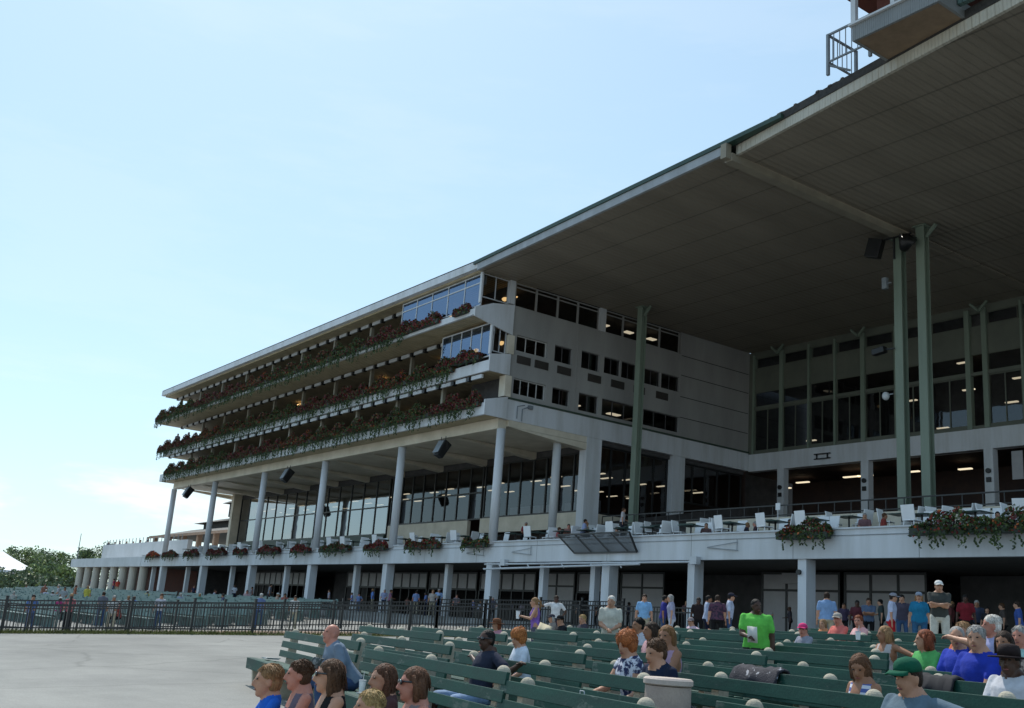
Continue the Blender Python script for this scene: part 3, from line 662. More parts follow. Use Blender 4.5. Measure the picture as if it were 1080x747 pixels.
t=thing('wall_camera','small grey box camera on the column under the loudspeakers','camera',(-28.05,40.6,16.9))
mb=MB(); mb.box(-.35,-.1,-.1,.1,-.25,.3); mb.build('camera_body',steelg,t,bevel=.02)
mb=MB(); mb.bar((-.12,0,0),(.1,0,0),.05); mb.build('arm',steelg,t)

# ------------------------------------------------------------------ cabin and railing on the canopy
cab=thing('rooftop_cabin','grey ribbed cabin with red walls jutting over the canopy edge','cabin',(-18,28,19.9))
mb=MB(); mb.box(-19.6,-16.4,26.55,26.65,19.86,20.42); mb.box(-19.6,-19.5,26.65,30,19.86,20.42); mb.box(-16.5,-16.4,26.65,30,19.86,20.42); part(mb,'floor_band',cabrib,cab)
mb=MB(); mb.box(-19.5,-16.5,26.65,30,19.88,19.98); part(mb,'floor_underside',cabsof,cab)
mb=MB(); mb.box(-19.3,-11,27.5,27.6,20.43,22.4); mb.box(-19.3,-19.2,27.6,31,20.43,22.4); part(mb,'wall',redwall,cab)
mb=MB(); mb.box(-19.62,-19.44,26.5,26.66,20.425,22.4); mb.box(-18.1,-17.95,26.5,26.66,20.5,22.4); mb.box(-19.7,-14,26.45,26.68,20.43,20.5); part(mb,'window_post',steelw,cab)
mb=MB(); mb.box(-20.6,-8,25.9,32,22.4,22.6); part(mb,'roof',redwall,cab)
mb=MB(); mb.box(-16.38,-6,27.5,27.7,20.13,22.39); part(mb,'side_cladding',ribbed('cabin_siding_green',(.1,.17,.16),(.08,.13,.12),0,.16,.9,.03),cab)
rl=thing('roof_railing','thin grey railing round a small platform beside the rooftop cabin','railing',(-20.8,27.9,20.1))
mb=MB()
for a,b in (((-21.55,27.8),(-19.75,27.8)),((-21.55,27.8),(-21.55,29.4))):
    mb.bar((*a,21.5),(*b,21.5),.07); mb.bar((*a,20.42),(*b,20.42),.06)
part(mb,'rail',steelg,rl)
for x,y in ((-21.55,27.8),(-19.8,27.8),(-21.55,29.4)):
    mb=MB(); mb.box(x-.05,x+.05,y-.05,y+.05,19.9,21.53); part(mb,'post',steelg,rl)
mb=MB()
for k in range(1,7): x=-21.55+1.75*k/7; mb.bar((x,27.8,20.42),(x,27.8,21.5),.025)
for k in range(1,6): mb.bar((-21.55,27.8+1.6*k/6,20.42),(-21.55,27.8+1.6*k/6,21.5),.025)
mb.bar((-19.9,27.8,20.42),(-19.6,28.1,19.95),.06); mb.bar((-21.55,27.8,20.3),(-20.9,28.2,19.98),.06); part(mb,'baluster',steelg,rl)
# ------------------------------------------------------------------ flowers
lf1=leaf('leaf_dark_green',(.032,.056,.018)); lf2=leaf('leaf_green',(.075,.105,.03)); fl1=leaf('petal_crimson',(.15,.024,.022),.4); fl2=leaf('petal_red',(.24,.03,.022),.4); fl3=leaf('petal_orange',(.42,.11,.03),.35); fl4=leaf('petal_plum',(.10,.024,.028),.4)
pbox=mat('planter_box',(.05,.06,.05),(.03,.04,.03),rough=.7)
def planter_mesh(L, h, n, w, seed, vines=12, vl=.5, size=.13):
    def smp(r):
        x=r.uniform(-L/2,L/2); e=sqrt(max(0,1-(2*abs(x)/L)**6)); hh=h*(.75+.35*sin(x*2.3+seed)+.15*sin(x*7.1))*e
        a=r.uniform(-.2*pi,1.1*pi); q=r.uniform(.55,1)
        return (x, -.02-.30*q*cos(a)*e*(.7+h*.5) , hh*q*sin(a) if a>0 else -.4*q*abs(sin(a)))
    mb=foliage(n,smp,size,w,seed)
    rnd=random.Random(seed+9)
    for k in range(vines):
        x=rnd.uniform(-L/2*.92,L/2*.92); l=rnd.uniform(.3,1)*vl; y=-.26
        for j in range(int(l/.045)):
            z=-.12-.045*j; xx=x+.05*sin(j*.9+k); s=.06
            a=Vector((rnd.gauss(0,1),rnd.gauss(0,.4),rnd.gauss(0,1))).normalized(); b=a.orthogonal()
            p=Vector((xx+rnd.uniform(-.05,.05),y+rnd.uniform(-.04,.03),z)); mb.quad(p-a*s,p+b*s*.5,p+a*s,p-b*s*.5,rnd.choice((0,0,1)))
    return mb
LM=[lf1,lf2,fl1,fl2,fl3,fl4]
def planter(loc, L, h, n, w, seed, label, group, vines=12, vl=.5, size=.13, name='flower_planter'):
    t=thing(name,label,'flower box',loc,0,group)
    mb=MB(); mb.box(-L/2+.1,L/2-.1,-.22,.06,-.22,.02); mb.build('box',pbox,t)
    planter_mesh(L,h,n,w,seed,vines,vl,size).build('flowers',LM,t,fix=False)
    return t
WR=[4,2,4,1,0,4]; WG=[6,5,1,1,.3,.5]; WM=[4,3,2.5,1.6,.5,1.5]; WO=[3,3,1,4,3,.3]
# balcony rows: a few built, the rest copies
BG='flower boxes along the clubhouse balconies'
protos=[planter((0,0,-50),5.6,.82,4400,w,40+i,'',BG,vines=44,vl=.95,size=.115) for i,w in enumerate((WR,WM,[5,4,2.5,1,.2,2],[6,5,1.2,.6,.1,2]))]
rowsB=[(30.5,17.30,'flower box of dark red and plum blooms on the thin top balcony',0,-57.5),(31.58,14.52,'flower box of red blooms and trailing greenery on the middle balcony',1,-53.6),(31.63,12.12,'flower box of crimson blooms and hanging greenery on the lowest balcony',2,-50.6)]
used=set()
for y,z,lab,v,x1 in rowsB:
    x=x1; k=0
    while x>XL-1:
        p=protos[(v*2+k*3+k//3)%4]
        i=protos.index(p)
        if i not in used: used.add(i); r=p; r.location=(x,y,z)
        else: r=dup(p,(x,y,z))
        r['label']=lab; x-=5.35; k+=1
planter((-53.4,30.5,17.32),4.6,.62,1700,[3,2,5,2,0,3],61,'bright crimson flower box below the blue glass corner of the top floor',None,6,.3,.14)
planter((-48.9,30.5,17.32),1.6,.55,600,[4,2,4,2,0,4],62,'short flower box at the right end of the top balcony',None,3,.3,.14)
planter((-50.4,31.58,14.84),4.6,.62,1700,[3,3,5,2,0,3],63,'crimson flower box below the blue glass of the middle floor',None,8,.5,.14)
# boxes hung on the deck front
DK=[(-48.9,2.5,WG,'round green planter with hardly a flower beside the front corner column'),
 (-54.5,3.9,WM,'wide planter of red and green between the two rightmost clubhouse columns'),
 (-60.2,2.9,[3,1,5,3,0,2],'rounded red planter just left of the second column from the corner'),
 (-65.9,4.5,[5,3,2,1,0,1],'widest green and red planter in front of the reflecting windows'),
 (-71.3,3.1,[2,1,6,3,0,3],'bright crimson planter just left of the third column'),
 (-77.0,4.0,[3,1,5,2,0,3],'dark red planter in the bay under the middle hanging speaker'),
 (-82.7,2.4,[4,1,4,1,0,3],'small dark red planter by the fourth column'),
 (-87.9,4.2,[3,1,5,1,0,4],'plum red planter between the fourth and fifth columns'),
 (-94.1,3.3,[4,1,4,1,0,4],'dark planter just left of the fifth column'),
 (-99.8,3.8,[4,2,3,1,0,4],'dark leafy planter right of the far end column'),
 (-104.8,3.2,[2,1,2,5,4,0],'sunlit orange red planter at the far left end of the deck')]
for i,(x,L,w,lab) in enumerate(DK):
    planter((x,32.72,4.5),L,.42,int(380*L),w,80+i,lab,'planters hung on the deck front',int(4*L),.6,.13)
planter((-26.5,32.72,4.42),2.6,.5,1300,[6,4,1,.9,.5,.8],95,'round planter of red and orange flowers hung above the white post','planters hung on the deck front',10,.6,.12)
planter((-17.6,32.66,4.42),8.6,.68,4400,[6,5,1.2,.9,.6,.8],96,'long planter with vines trailing over the deck front at the right edge','planters hung on the deck front',36,.8,.12)

# ------------------------------------------------------------------ chairs and tables on the deck
ch=thing('deck_chair','white chair back showing above the deck front','chair',(0,0,-60),0,'white chairs on the dining deck')
mb=MB(); mb.box(-.24,.24,-.24,.24,.42,.46); mb.build('seat',chairw,ch,bevel=.01)
mb=MB(); mb.obox((0,.25,.70),(.28,0,0),(0,.02,.0),(0,.05,.28)); mb.build('backrest',chairw,ch,bevel=.01)
for sx in (-1,1):
    for sy in (-1,1):
        mb=MB(); mb.tube([(sx*.21,sy*.2,.42),(sx*.24,sy*.25,0)],.018,6); mb.build('leg',chairw,ch)
tb=thing('deck_table','dark green table between white chairs on the dining deck','table',(0,0,-60),0,'tables on the dining deck')
mb=MB(); mb.box(-.45,.45,-.4,.4,.70,.74); mb.build('tabletop',tablec,tb,bevel=.01)
mb=MB(); mb.tube([(0,0,0),(0,0,.7)],.04,8); mb.build('pedestal',black,tb)
mb=MB(); mb.box(-.3,.3,-.05,.05,0,.04); mb.box(-.05,.05,-.3,-.05,0,.04); mb.box(-.05,.05,.05,.3,0,.04); mb.build('foot',black,tb)
first=[True,True]
rnd=random.Random(11)
def put(p,i,loc,rz):
    if first[i]: first[i]=False; p.location=loc; p.rotation_euler=(0,0,rz); return p
    return dup(p,loc,rz)
x=-13.5
while x>-100:
    for y,zf in ((34.4,4.45),):
        if rnd.random()<.93:
            put(tb,1,(x,y,zf),rnd.uniform(-.1,.1))
            for sx,a in ((-.72,pi/2),(.72,-pi/2),(-.25,0),(.28,0),(0,pi)):
                if rnd.random()<(.4 if a==pi else .66): put(ch,0,(x+sx+rnd.uniform(-.06,.06), y+(.62 if a==0 else (-.62 if a==pi else 0)),zf),a+rnd.uniform(-.25,.25))
    if x>-47 and rnd.random()<.9:
        put(tb,1,(x-.8,37.7,5.0),0)
        for sx,a in ((-.72,pi/2),(.72,-pi/2),(.1,0)):
            if rnd.random()<.7: put(ch,0,(x-.8+sx,37.7+(.6 if a==0 else 0),5.0),a+rnd.uniform(-.25,.25))
    x-=rnd.uniform(1.9,2.7)
# table number post
t=thing('number_post','thin white number post with a square plate on the deck','sign',(at(817,560,36).x,36.2,4.45))
mb=MB(); mb.tube([(0,0,0),(0,0,1.5)],.02,6); mb.build('post',steelw,t)
mb=MB(); mb.box(-.12,.12,-.015,.015,1.5,1.8); mb.build('plate',chairw,t)

# ------------------------------------------------------------------ fences
def fence(P, H, label, group=None, gap=2.35, post_h=.08, pick=.11):
    t=thing('iron_fence',label,'fence',(*P[0],G(*P[0])),0,group)
    pts=[]; 
    for (x0,y0),(x1,y1) in zip(P[:-1],P[1:]):
        L=sqrt((x1-x0)**2+(y1-y0)**2); n=max(1,round(L/gap))
        pts += [(x0+(x1-x0)*k/n,y0+(y1-y0)*k/n) for k in range(n)]
    pts.append(P[-1])
    for x,y in pts:
        mb=MB(); z=G(x,y); mb.box(x-.04,x+.04,y-.04,y+.04,z-.1,z+H+post_h); mb.box(x-.05,x+.05,y-.05,y+.05,z+H+post_h,z+H+post_h+.03); part(mb,'post',iron,t)
    for (x0,y0),(x1,y1) in zip(pts[:-1],pts[1:]):
        mb=MB(); L=sqrt((x1-x0)**2+(y1-y0)**2); n=int(L/pick); z0,z1=G(x0,y0),G(x1,y1)
        for h in (H-.04,H-.2,.16): mb.bar((x0,y0,z0+h),(x1,y1,z1+h),.035,.045)
        for k in range(1,n):
            f=k/n; x=x0+(x1-x0)*f; y=y0+(y1-y0)*f; z=z0+(z1-z0)*f; mb.box(x-.0115,x+.0115,y-.0115,y+.0115,z+.06,z+H-.02)
        part(mb,'panel',iron,t)
    return t
fence(FA,1.06,'near black iron picket fence at the edge of the bare paving')
fence(FB,1.1,'black iron picket fence on the far side of the clay path')
fence([FA[-1],(-30.5,25.2),(-27.6,27.0),(-26.2,27.6)],1.15,'black iron picket fence behind the top rows of benches in front of the deck posts')
fence([FB[-1],(-36.8,28.2),(-35.2,31.5)],1.2,'short black fence run from the clay path towards the deck posts')

# ------------------------------------------------------------------ benches
TH=radians(12.5); NV=Vector((sin(TH),cos(TH),0)); UV=Vector((-cos(TH),sin(TH),0))
def bench_proto(L):
    b=thing('slatted_bench','','bench',(0,0,-70),0,'green benches on the near apron')
    mb=MB()
    for k in range(4): y=-.56+.135*k; mb.box(-L/2,L/2,y,y+.118,.42-.012*k,.455-.012*k)
    mb.box(-L/2,L/2,-.60,-.565,.27,.452); mb.build('seat',bgreen,b,bevel=.006)
    mb=MB()
    for z0,z1 in ((.505,.615),(.665,.775),(.825,.945)):
        y0,y1=-.03+.14*(z0-.5),-.03+.14*(z1-.5); mb.obox((0,(y0+y1)/2,(z0+z1)/2),(L/2,0,0),(0,.018,-.0025),(0,(y1-y0)/2,(z1-z0)/2))
    mb.build('backrest',bgreen,b,bevel=.006)
    for x in (-L/2+.35,0,L/2-.35):
        mb=MB(); mb.prism([(-.5,-.08),(-.34,-.08),(-.28,.3),(.02,.3),(.10,-.08),(.26,-.08),(.16,.4),(.185,.93),(.075,.93),(.02,.41),(-.56,.41)],0,x-.06,x+.06)
        mb.ell((x,.13,.925),.072,.07,.07,16,12); mb.build('support',conc,b)
    return b
BL=4.95
bp=bench_proto(BL); bfirst=True
ROWC=[4.1,5.05,6.1,7.1,8.3,9.4,10.5,11.75,13.1,14.3,15.6,16.8]
ORD=['front','second','third','fourth','fifth','sixth','seventh','eighth','ninth','tenth','eleventh','back']
starts=[19.6,18.55,21.9,21.5,21.3,20.4,21.6,20.9,21.4,21.0,20.2,21.0]
NTH=['leftmost','second from the left','third from the left','fourth from the left','fifth from the left']
def scr(P):
    c=P.dot(fwd); return 540+F*P.dot(RT)/c, 373.5-F*P.dot(UPV)/c
for k,(c,s0) in enumerate(zip(ROWC,starts)):
    s=s0; idx=0
    while s>-2:
        if k==0 and idx==2: s=9.6            # the gap the seated man's legs stick out through
        if k==1 and idx==2: s=7.45
        mid=s-BL/2; P=NV*c+UV*mid; P.z=G(P.x,P.y)
        q=UV*s+NV*c; q.z=P.z+.9
        if q.dot(fwd)<2 or scr(q)[0]>1075: break
        lab='green bench with white domed supports, %s in the %s near row'%(NTH[min(idx,4)],ORD[k])
        if bfirst: bfirst=False; bp.location=P; bp.rotation_euler=(0,0,-TH); bp['label']=lab
        else: dup(bp,P,-TH,lab)
        idx+=1; s-=BL+.22
# far benches beyond the path: one mesh each, too small to show parts
mb=MB(); L=4.9
for k in range(3): y=-.5+.16*k; mb.box(-L/2,L/2,y,y+.14,.42,.45)
mb.box(-L/2,L/2,-.02,.015,.52,.7); mb.box(-L/2,L/2,.02,.055,.76,.94)
for x in (-L/2+.3,0,L/2-.3): mb.box(x-.06,x+.06,-.48,.0,0,.415); mb.box(x-.06,x+.06,.06,.16,0,1.0)
farwood=mat('far_bench_hazed',(.21,.30,.285),(.12,.19,.18),scale=2,rough=.5)  # bench green made paler to stand in for haze and sunlight
fb=None; rnd=random.Random(21)
for r in range(13):
    y=12.2+1.3*r; x=-49.5-1.1*r*.6
    j=0
    while x>-128:
        if not (r<7 and x>-47-.0 ) and rnd.random()>(.04 if r>3 else .42):
            loc=(x,y+.25*sin(j),G(x,y))
            if fb is None: fb=mb.build('far_bench',farwood); fb.location=loc; tag(fb,'pale blue green bench among the far rows beyond the fences','bench','far rows of benches beyond the fences')
            else:
                o=fb.copy(); C.objects.link(o); o.location=loc
        x-=5.25; j+=1
def on_bench(px,py,k,name,label,cat,build,h=.46,back=-.3):
    P=NV*0; d=ray(px,py); P=d*((ROWC[k]+back)/d.dot(NV)); t=thing(name,label,cat,(P.x,P.y,G(P.x,P.y)+h),-TH); build(t); return t
def cup_(t):
    mb=MB(); mb.tube([(0,0,0),(0,0,.13)],[.035,.045],14); mb.build('cup_wall',chairw,t); mb=MB(); mb.tube([(0,0,.131),(0,0,.145)],[.049,.047],14); mb.build('cup_lid',steelw,t); mb=MB(); mb.tube([(.01,0,.14),(.03,0,.24)],.005,6); mb.build('straw',steelw,t)
def news_(t):
    mb=MB(); mb.box(-.16,.16,-.12,.12,0,.012); mb.obox((.02,.0,.02),(.15,.03,.004),(-.02,.11,0),(0,0,.006)); mb.build('pages',mat('newsprint',(.62,.61,.57),(.35,.35,.34),scale=22,rough=.9,lo=.42,hi=.5),t)
def bag_(t):
    mb=MB(); mb.rings([((0,0,0),.12,.08),((0,0,.12),.13,.085),((.01,0,.24),.11,.06),((.02,0,.28),.09,.02)],12); mb.build('paper_bag',mat('bag_white',(.7,.7,.68),(.55,.55,.53),scale=9,rough=.9,bump=.6,bscale=18),t,smooth=True)
    mb=MB(); mb.tube([(-.05,0,.27),(-.03,0,.36),(.05,0,.36),(.07,0,.27)],.006,6); mb.build('handle',steelw,t)
on_bench(384,706,0,'paper_cup','white paper cup with a straw on the bench right of the bald man','cup',cup_)
on_bench(392,712,0,'newspaper','folded newspaper lying on the bench right of the bald man','newspaper',news_)
on_bench(286,690,0,'newspaper','loose newspaper near the left end of the leftmost bench','newspaper',news_)
on_bench(614,722,1,'paper_bag','white paper bag standing on a bench behind the front row','bag',bag_,.46,-.25)
on_bench(800,690,6,'paper_cup','white cup left on a bench below the lime green shirt','cup',cup_,.96,.03)
on_bench(905,672,8,'paper_cup','white cup on a bench back below the two salmon shirts','cup',cup_,.96,.03)
# trash bin with a wide lid, a draped jacket
t=thing('trash_bin','round beige trash bin with a wide flat lid between the bench rows','bin',(0,0,0))
d=ray(705,715); P=d*(4.74/d.dot(NV)); g=G(P.x,P.y); bh=P.z-g; t.location=(P.x,P.y,g)
binm=mat('bin_concrete',(.47,.37,.31),(.36,.28,.24),scale=6,rough=.85,bump=.2)
mb=MB(); mb.tube([(0,0,-.03),(0,0,.05),(0,0,bh-.065)],[.17,.185,.185],24); mb.build('body',binm,t)
mb=MB(); mb.tube([(0,0,bh-.06),(0,0,bh-.05),(0,0,bh-.015),(0,0,bh)],[.185,.20,.20,.185],28); mb.build('lid',mat('bin_lid',(.56,.46,.40),(.45,.37,.32),scale=5,rough=.7),t)
bagm=mat('dark_cloth',(.02,.02,.03),(.35,.35,.38),scale=14,rough=.8,lo=.36,hi=.40,bump=.4)
def on_row(px,py,k,dc): d=ray(px,py); return d*((ROWC[k]+dc)/d.dot(NV))
def draped(px,py,k,L,label,name,m):
    P=on_row(px,py,k,.05); g=G(P.x,P.y); t=thing(name,label,'jacket',(P.x,P.y,g+.95),-TH)
    rnd=random.Random(k); mb=MB(); n=14; prof=[(-.14,-.30),(-.11,-.15),(-.07,.0),(0,.05),(.07,.02),(.10,-.14),(.12,-.24)]
    for i in range(n+1):
        x=-L/2+L*i/n
        for y,z in prof: mb.v.append((x+.015*sin(i*1.7+z*9),y+.012*sin(i*1.3+z*11)*abs(z)*4,z*(.62+.2*sin(i*.7))+.008*sin(i*2.1)))
    w=len(prof)
    for i in range(n):
        for j in range(w-1): a=i*w+j; mb.f.append((a,a+1,a+w+1,a+w)); mb.m.append(0)
    o=mb.build('cloth',m,t,smooth=True); s=o.modifiers.new('thick','SOLIDIFY'); s.thickness=.02
    return t
draped(803,706,3,.8,'dark patterned jacket draped over a bench back below the man in the green shirt','draped_jacket',bagm)
draped(988,703,4,.6,'plain black blanket hung over a bench back beside the two blue polo shirts','draped_blanket',mat('black_cloth',(.012,.012,.016),(.02,.02,.024),rough=.85))

# ------------------------------------------------------------------ colonnade pavilion beyond the clubhouse
colm=mat('colonnade_paint',(.62,.58,.50),(.48,.44,.37),scale=.6,stretch=(1,1,.3),rough=.7)
cw=mat('colonnade_white',(.66,.67,.68),(.52,.53,.53),scale=.4,rough=.7)
cp=thing('colonnade_building','low white colonnade with thick beige columns beyond the far end of the deck','building',(-121,33,.5))
mb=MB(); mb.box(-136.5,-109.1,32.95,34.0,3.5,4.45); part(mb,'front_band',cw,cp)
mb=MB(); mb.box(-137.0,-106.5,36.5,37.0,4.46,6.5); mb.box(-137,-136.5,37,50,4.46,6.5); part(mb,'parapet',cw,cp)
mb=MB(); mb.box(-136.5,-109.1,34.0,50,4.2,4.44); part(mb,'roof',cw,cp)
for k in range(8):
    x=-133.6+3.45*k; mb=MB(); mb.tube([(x,33.5,.3),(x,33.5,3.5)],.42,16); part(mb,'column',colm,cp,smooth=False)
mb=MB(); mb.box(-136.5,-109.1,39,39.2,.4,4.2); part(mb,'back_wall',redwall,cp)
mb=MB()
for k in range(22): mb.box(-136+1.3*k-.03,-136+1.3*k+.03,36.6,36.66,6.5,7.1)
part(mb,'roof_railing',steelg,cp)
pv=thing('hipped_pavilion','open pavilion with two stacked hipped roofs and a small cupola behind the end columns','building',(-141,47,4))
pr=mat('pavilion_roof',(.16,.15,.13),(.11,.105,.095),scale=2,rough=.8); pd=mat('pavilion_dark',(.06,.055,.05),(.04,.04,.035),rough=.8); pe=mat('pavilion_eave',(.42,.27,.18),(.33,.21,.14),rough=.7)
def hip(x0,x1,y0,y1,z0,z1,inset,m,name):
    mb=MB(); b=[(x0,y0,z0),(x1,y0,z0),(x1,y1,z0),(x0,y1,z0)]; t_=[(x0+inset,y0+inset,z1),(x1-inset,y0+inset,z1),(x1-inset,y1-inset,z1),(x0+inset,y1-inset,z1)]
    for i in range(4): j=(i+1)%4; mb.quad(b[i],b[j],t_[j],t_[i])
    mb.quad(*t_); mb.quad(*reversed(b)); return part(mb,name,m,pv)
a=at(158,566,48); zE=a.z; x0=a.x
hip(x0,x0+34,48,62,zE,zE+1.3,4.5,pr,'lower_roof'); mb=MB(); mb.box(x0,x0+34,47.9,47.98,zE-.3,zE+.05); part(mb,'eave',pe,pv)
a=at(204,552.5,52); x1=a.x; z1=a.z
mb=MB(); mb.box(x1+1.5,x0+30,53,58,zE+1.3,z1); part(mb,'clerestory',pd,pv)
hip(x1,x0+32,52,60,z1,z1+.9,3,pr,'upper_roof')
a=at(240,549,54); mb=MB(); mb.box(a.x,a.x+3,54,57,z1+.9,z1+2.7); part(mb,'cupola',pd,pv); hip(a.x-.8,a.x+3.8,53.2,57.8,z1+2.7,z1+3.6,1.8,pr,'cupola_roof')
for k in range(6):
    x=x0+1+6*k; mb=MB(); mb.box(x-.3,x+.3,48.3,48.9,4.4,zE-.05); part(mb,'pavilion_post',pe,pv)
    mb=MB(); mb.box(x-.3,x+.3,61,61.6,4.4,zE-.05); part(mb,'pavilion_post',pe,pv)
mb=MB(); mb.box(x0,x0+34,48.4,48.5,zE-4.2,zE-3.6); part(mb,'pavilion_rail',pd,pv)
mb=MB(); mb.box(x0+13,x0+34,58,59,4.4,zE-.4); part(mb,'pavilion_core',pd,pv)

# ------------------------------------------------------------------ tent, hedge and trees at the far left
tent=thing('white_tent','white peaked event tent cut by the left edge of the photo','tent',(0,0,0))
tc_=at(-22,600,33); tc_=Vector((tc_.x,tc_.y,0)); tent.location=(tc_.x,tc_.y,G(0,33))
tm=mat('tent_canvas',(.80,.81,.82),(.74,.75,.77),scale=.5,rough=.6)
mb=MB(); n=6; R0=8.6
def tp(ax,ay,h): return (ax*R0*h,ay*R0*h,2.9+5.0*(1-h)**1.35-.0)
for (a,b) in (((-1,-1),(1,-1)),((1,-1),(1,1)),((1,1),(-1,1)),((-1,1),(-1,-1))):
    for i in range(n):
        h0,h1=1-i/n,1-(i+1)/n; mb.quad(tp(*a,h0),tp(*b,h0),tp(*b,h1),tp(*a,h1))
    for j in range(8):
        f0,f1=j/8,(j+1)/8; p=[a[i]*(1-f0)+b[i]*f0 for i in (0,1)]; q=[a[i]*(1-f1)+b[i]*f1 for i in (0,1)]; m_=[(p[i]+q[i])/2 for i in (0,1)]
        mb.quad((p[0]*R0,p[1]*R0,2.9),(q[0]*R0,q[1]*R0,2.9),(q[0]*R0,q[1]*R0,2.55),(p[0]*R0,p[1]*R0,2.55))
mb.build('canopy',tm,tent)
for a in ((-1,-1),(1,-1),(1,1),(-1,1),(0,-1),(1,0)):
    mb=MB(); mb.tube([(a[0]*8.4,a[1]*8.4,0),(a[0]*8.4,a[1]*8.4,2.9)],.06,8); mb.build('pole',steelw,tent)
def blob(P, label, r, h, n, w, seed, size, name='hedge', cat='hedge', group=None):
    mb=foliage(n,lambda q:((lambda a,e,f:(r[0]*cos(a)*e*f,r[1]*sin(a)*e*f,h*(.05+.95*q.random())*(.8+.25*sin(3*a))))(q.uniform(0,6.28),sqrt(q.uniform(.3,1)),1)),size,w,seed)
    t=thing(name,label,cat,P,0,group)
    mb.build('foliage',[tlA,tlB,tlC],t,fix=False)
    m2=MB()
    for k in range(4): m2.tube([(r[0]*.4*cos(k*1.6),r[1]*.4*sin(k*1.6),0),(r[0]*.5*cos(k*1.6),r[1]*.5*sin(k*1.6),h*.7)],[.08,.03],6)
    m2.build('stem',bark,t); return t
tlA=leaf('tree_leaf_dark',(.10,.135,.075),.35); tlB=leaf('tree_leaf',(.15,.195,.085),.35); tlC=leaf('tree_leaf_light',(.25,.31,.10),.3); bark=mat('bark',(.12,.09,.07),(.07,.055,.045),scale=5,rough=.95,bump=.6)  # tree leaf colours lightened to stand in for distance haze
def tree(px,pytop,dist,width,label,w,seed,n=3900):
    d=ray(px,pytop); P=d*(dist/d.dot(fwd)); top=P.z; g=.5; x,y=P.x,P.y; H=top-g
    t=thing('leafy_tree',label,'tree',(x,y,g),0,'trees beyond the tent and colonnade')
    rnd=random.Random(seed); mb=MB()
    mb.tube([(0,0,-.2),(.1,0,H*.25),(.0,.1,H*.5),(.1,0,H*.8)],[.35,.27,.18,.05],10)
    cl=[]
    for k in range(20):
        a=k*2.4+rnd.random(); z=H*rnd.uniform(.3,.92); rr=width*.5*sqrt(max(.08,1-((z/H-.5)/.55)**2))*rnd.uniform(.35,.85)
        c=Vector((rr*cos(a),rr*sin(a),z)); cl.append((c,width*rnd.uniform(.10,.2)))
        mb.tube([(0,0,z*.6),tuple(c*.6+Vector((0,0,z*.25))),tuple(c)],[.12,.07,.02],5)
    mb.build('trunk',bark,t)
    fm=MB()
    for c,r in cl:
        def smp(q,c=c,r=r):
            v=Vector((q.gauss(0,1),q.gauss(0,1),q.gauss(0,.8))).normalized()*r*q.uniform(.35,1.08); return c+v
        foliage(n//20,smp,.42,w if rnd.random()<.6 else [w[2]+1,w[1],w[0]],seed+int(r*100),fm)
    fm.build('crown',[tlA,tlB,tlC],t,fix=False); return t
tree(25,577,205,11,'broad dark green tree rising behind the tent',[3,4,1],1)
tree(43,586,215,9,'rounded mid green tree between the tent and the bright bush',[2,4,2],2)
tree(57,582,220,9,'taller dark tree left of the colonnade',[4,3,1],3)
tree(68,586,225,8,'bushy tree right against the colonnade end',[2,4,1],4)
tree(90,578,235,7,'tree top showing over the low end of the colonnade roof',[3,3,1],5)
tree(118,572,240,12,'wide dark tree top above the colonnade parapet',[4,3,1],6)
tree(2,585,200,9,'tree partly hidden by the peak of the tent',[3,3,1],7)
tree(52,598,170,8,'low yellow green tree in front of the darker trees',[1,4,5],8)
tree(66,601,165,7,'sunlit light green tree beside the first colonnade column',[1,4,6],9)
tree(36,600,172,7,'light green tree touching the tent edge',[1,4,5],10)
for i,(px,lab,h) in enumerate(((12,'dark hedge in the shade under the tent',2.6),(34,'dark clipped hedge at the corner of the tent',2.3),(56,'low dark hedge below the light green trees',1.9))):
    P=at(px,619,30+i); blob((P.x,P.y,G(0,31)),lab,(5,2),h,1500,[5,2,.3],30+i,.4)
t=thing('flag_pole','thin pole standing above the left end of the colonnade','pole',(at(81,590,38).x,38,4.4)); mb=MB(); mb.tube([(0,0,0),(0,0,4.2)],[.07,.04],8); mb.build('pole',steelg,t); mb=MB(); mb.box(-.5,.5,-.04,.04,2.2,2.3); mb.build('crossarm',steelg,t)

# ------------------------------------------------------------------ light and sky
SD=Vector((-.764,.196,1.124)).normalized()
sun=bpy.data.lights.new('sun','SUN'); so=bpy.data.objects.new('sun',sun); C.objects.link(so)
sun.energy=3.6; sun.angle=radians(.53); sun.color=(1,.95,.87)
so.rotation_euler=(-SD).to_track_quat('-Z','Y').to_euler(); so.location=(0,0,60)
w=bpy.data.worlds.new('World'); S.world=w; w.use_nodes=True; nt=w.node_tree; N=nt.nodes.new; Lk=nt.links.new
bg=nt.nodes['Background']; sk=N('ShaderNodeTexSky'); sk.sky_type='NISHITA'; sk.sun_disc=False
sk.sun_elevation=math.asin(SD.z); sk.sun_rotation=atan2(SD.x,SD.y); sk.air_density=1.0; sk.dust_density=.7; sk.ozone_density=1.0
tc=N('ShaderNodeTexCoord'); mp=N('ShaderNodeMapping'); mp.inputs['Scale'].default_value=(1.2,1.2,5.5); Lk(tc.outputs['Generated'],mp.inputs[0])
nz=N('ShaderNodeTexNoise'); nz.inputs['Scale'].default_value=2.6; nz.inputs['Detail'].default_value=8; nz.inputs['Roughness'].default_value=.6; Lk(mp.outputs[0],nz.inputs['Vector'])
cr=N('ShaderNodeMapRange'); cr.interpolation_type='SMOOTHSTEP'; cr.inputs['From Min'].default_value=.46; cr.inputs['From Max'].default_value=.62; Lk(nz.outputs['Fac'],cr.inputs['Value'])
sp=N('ShaderNodeSeparateXYZ'); Lk(tc.outputs['Generated'],sp.inputs[0])
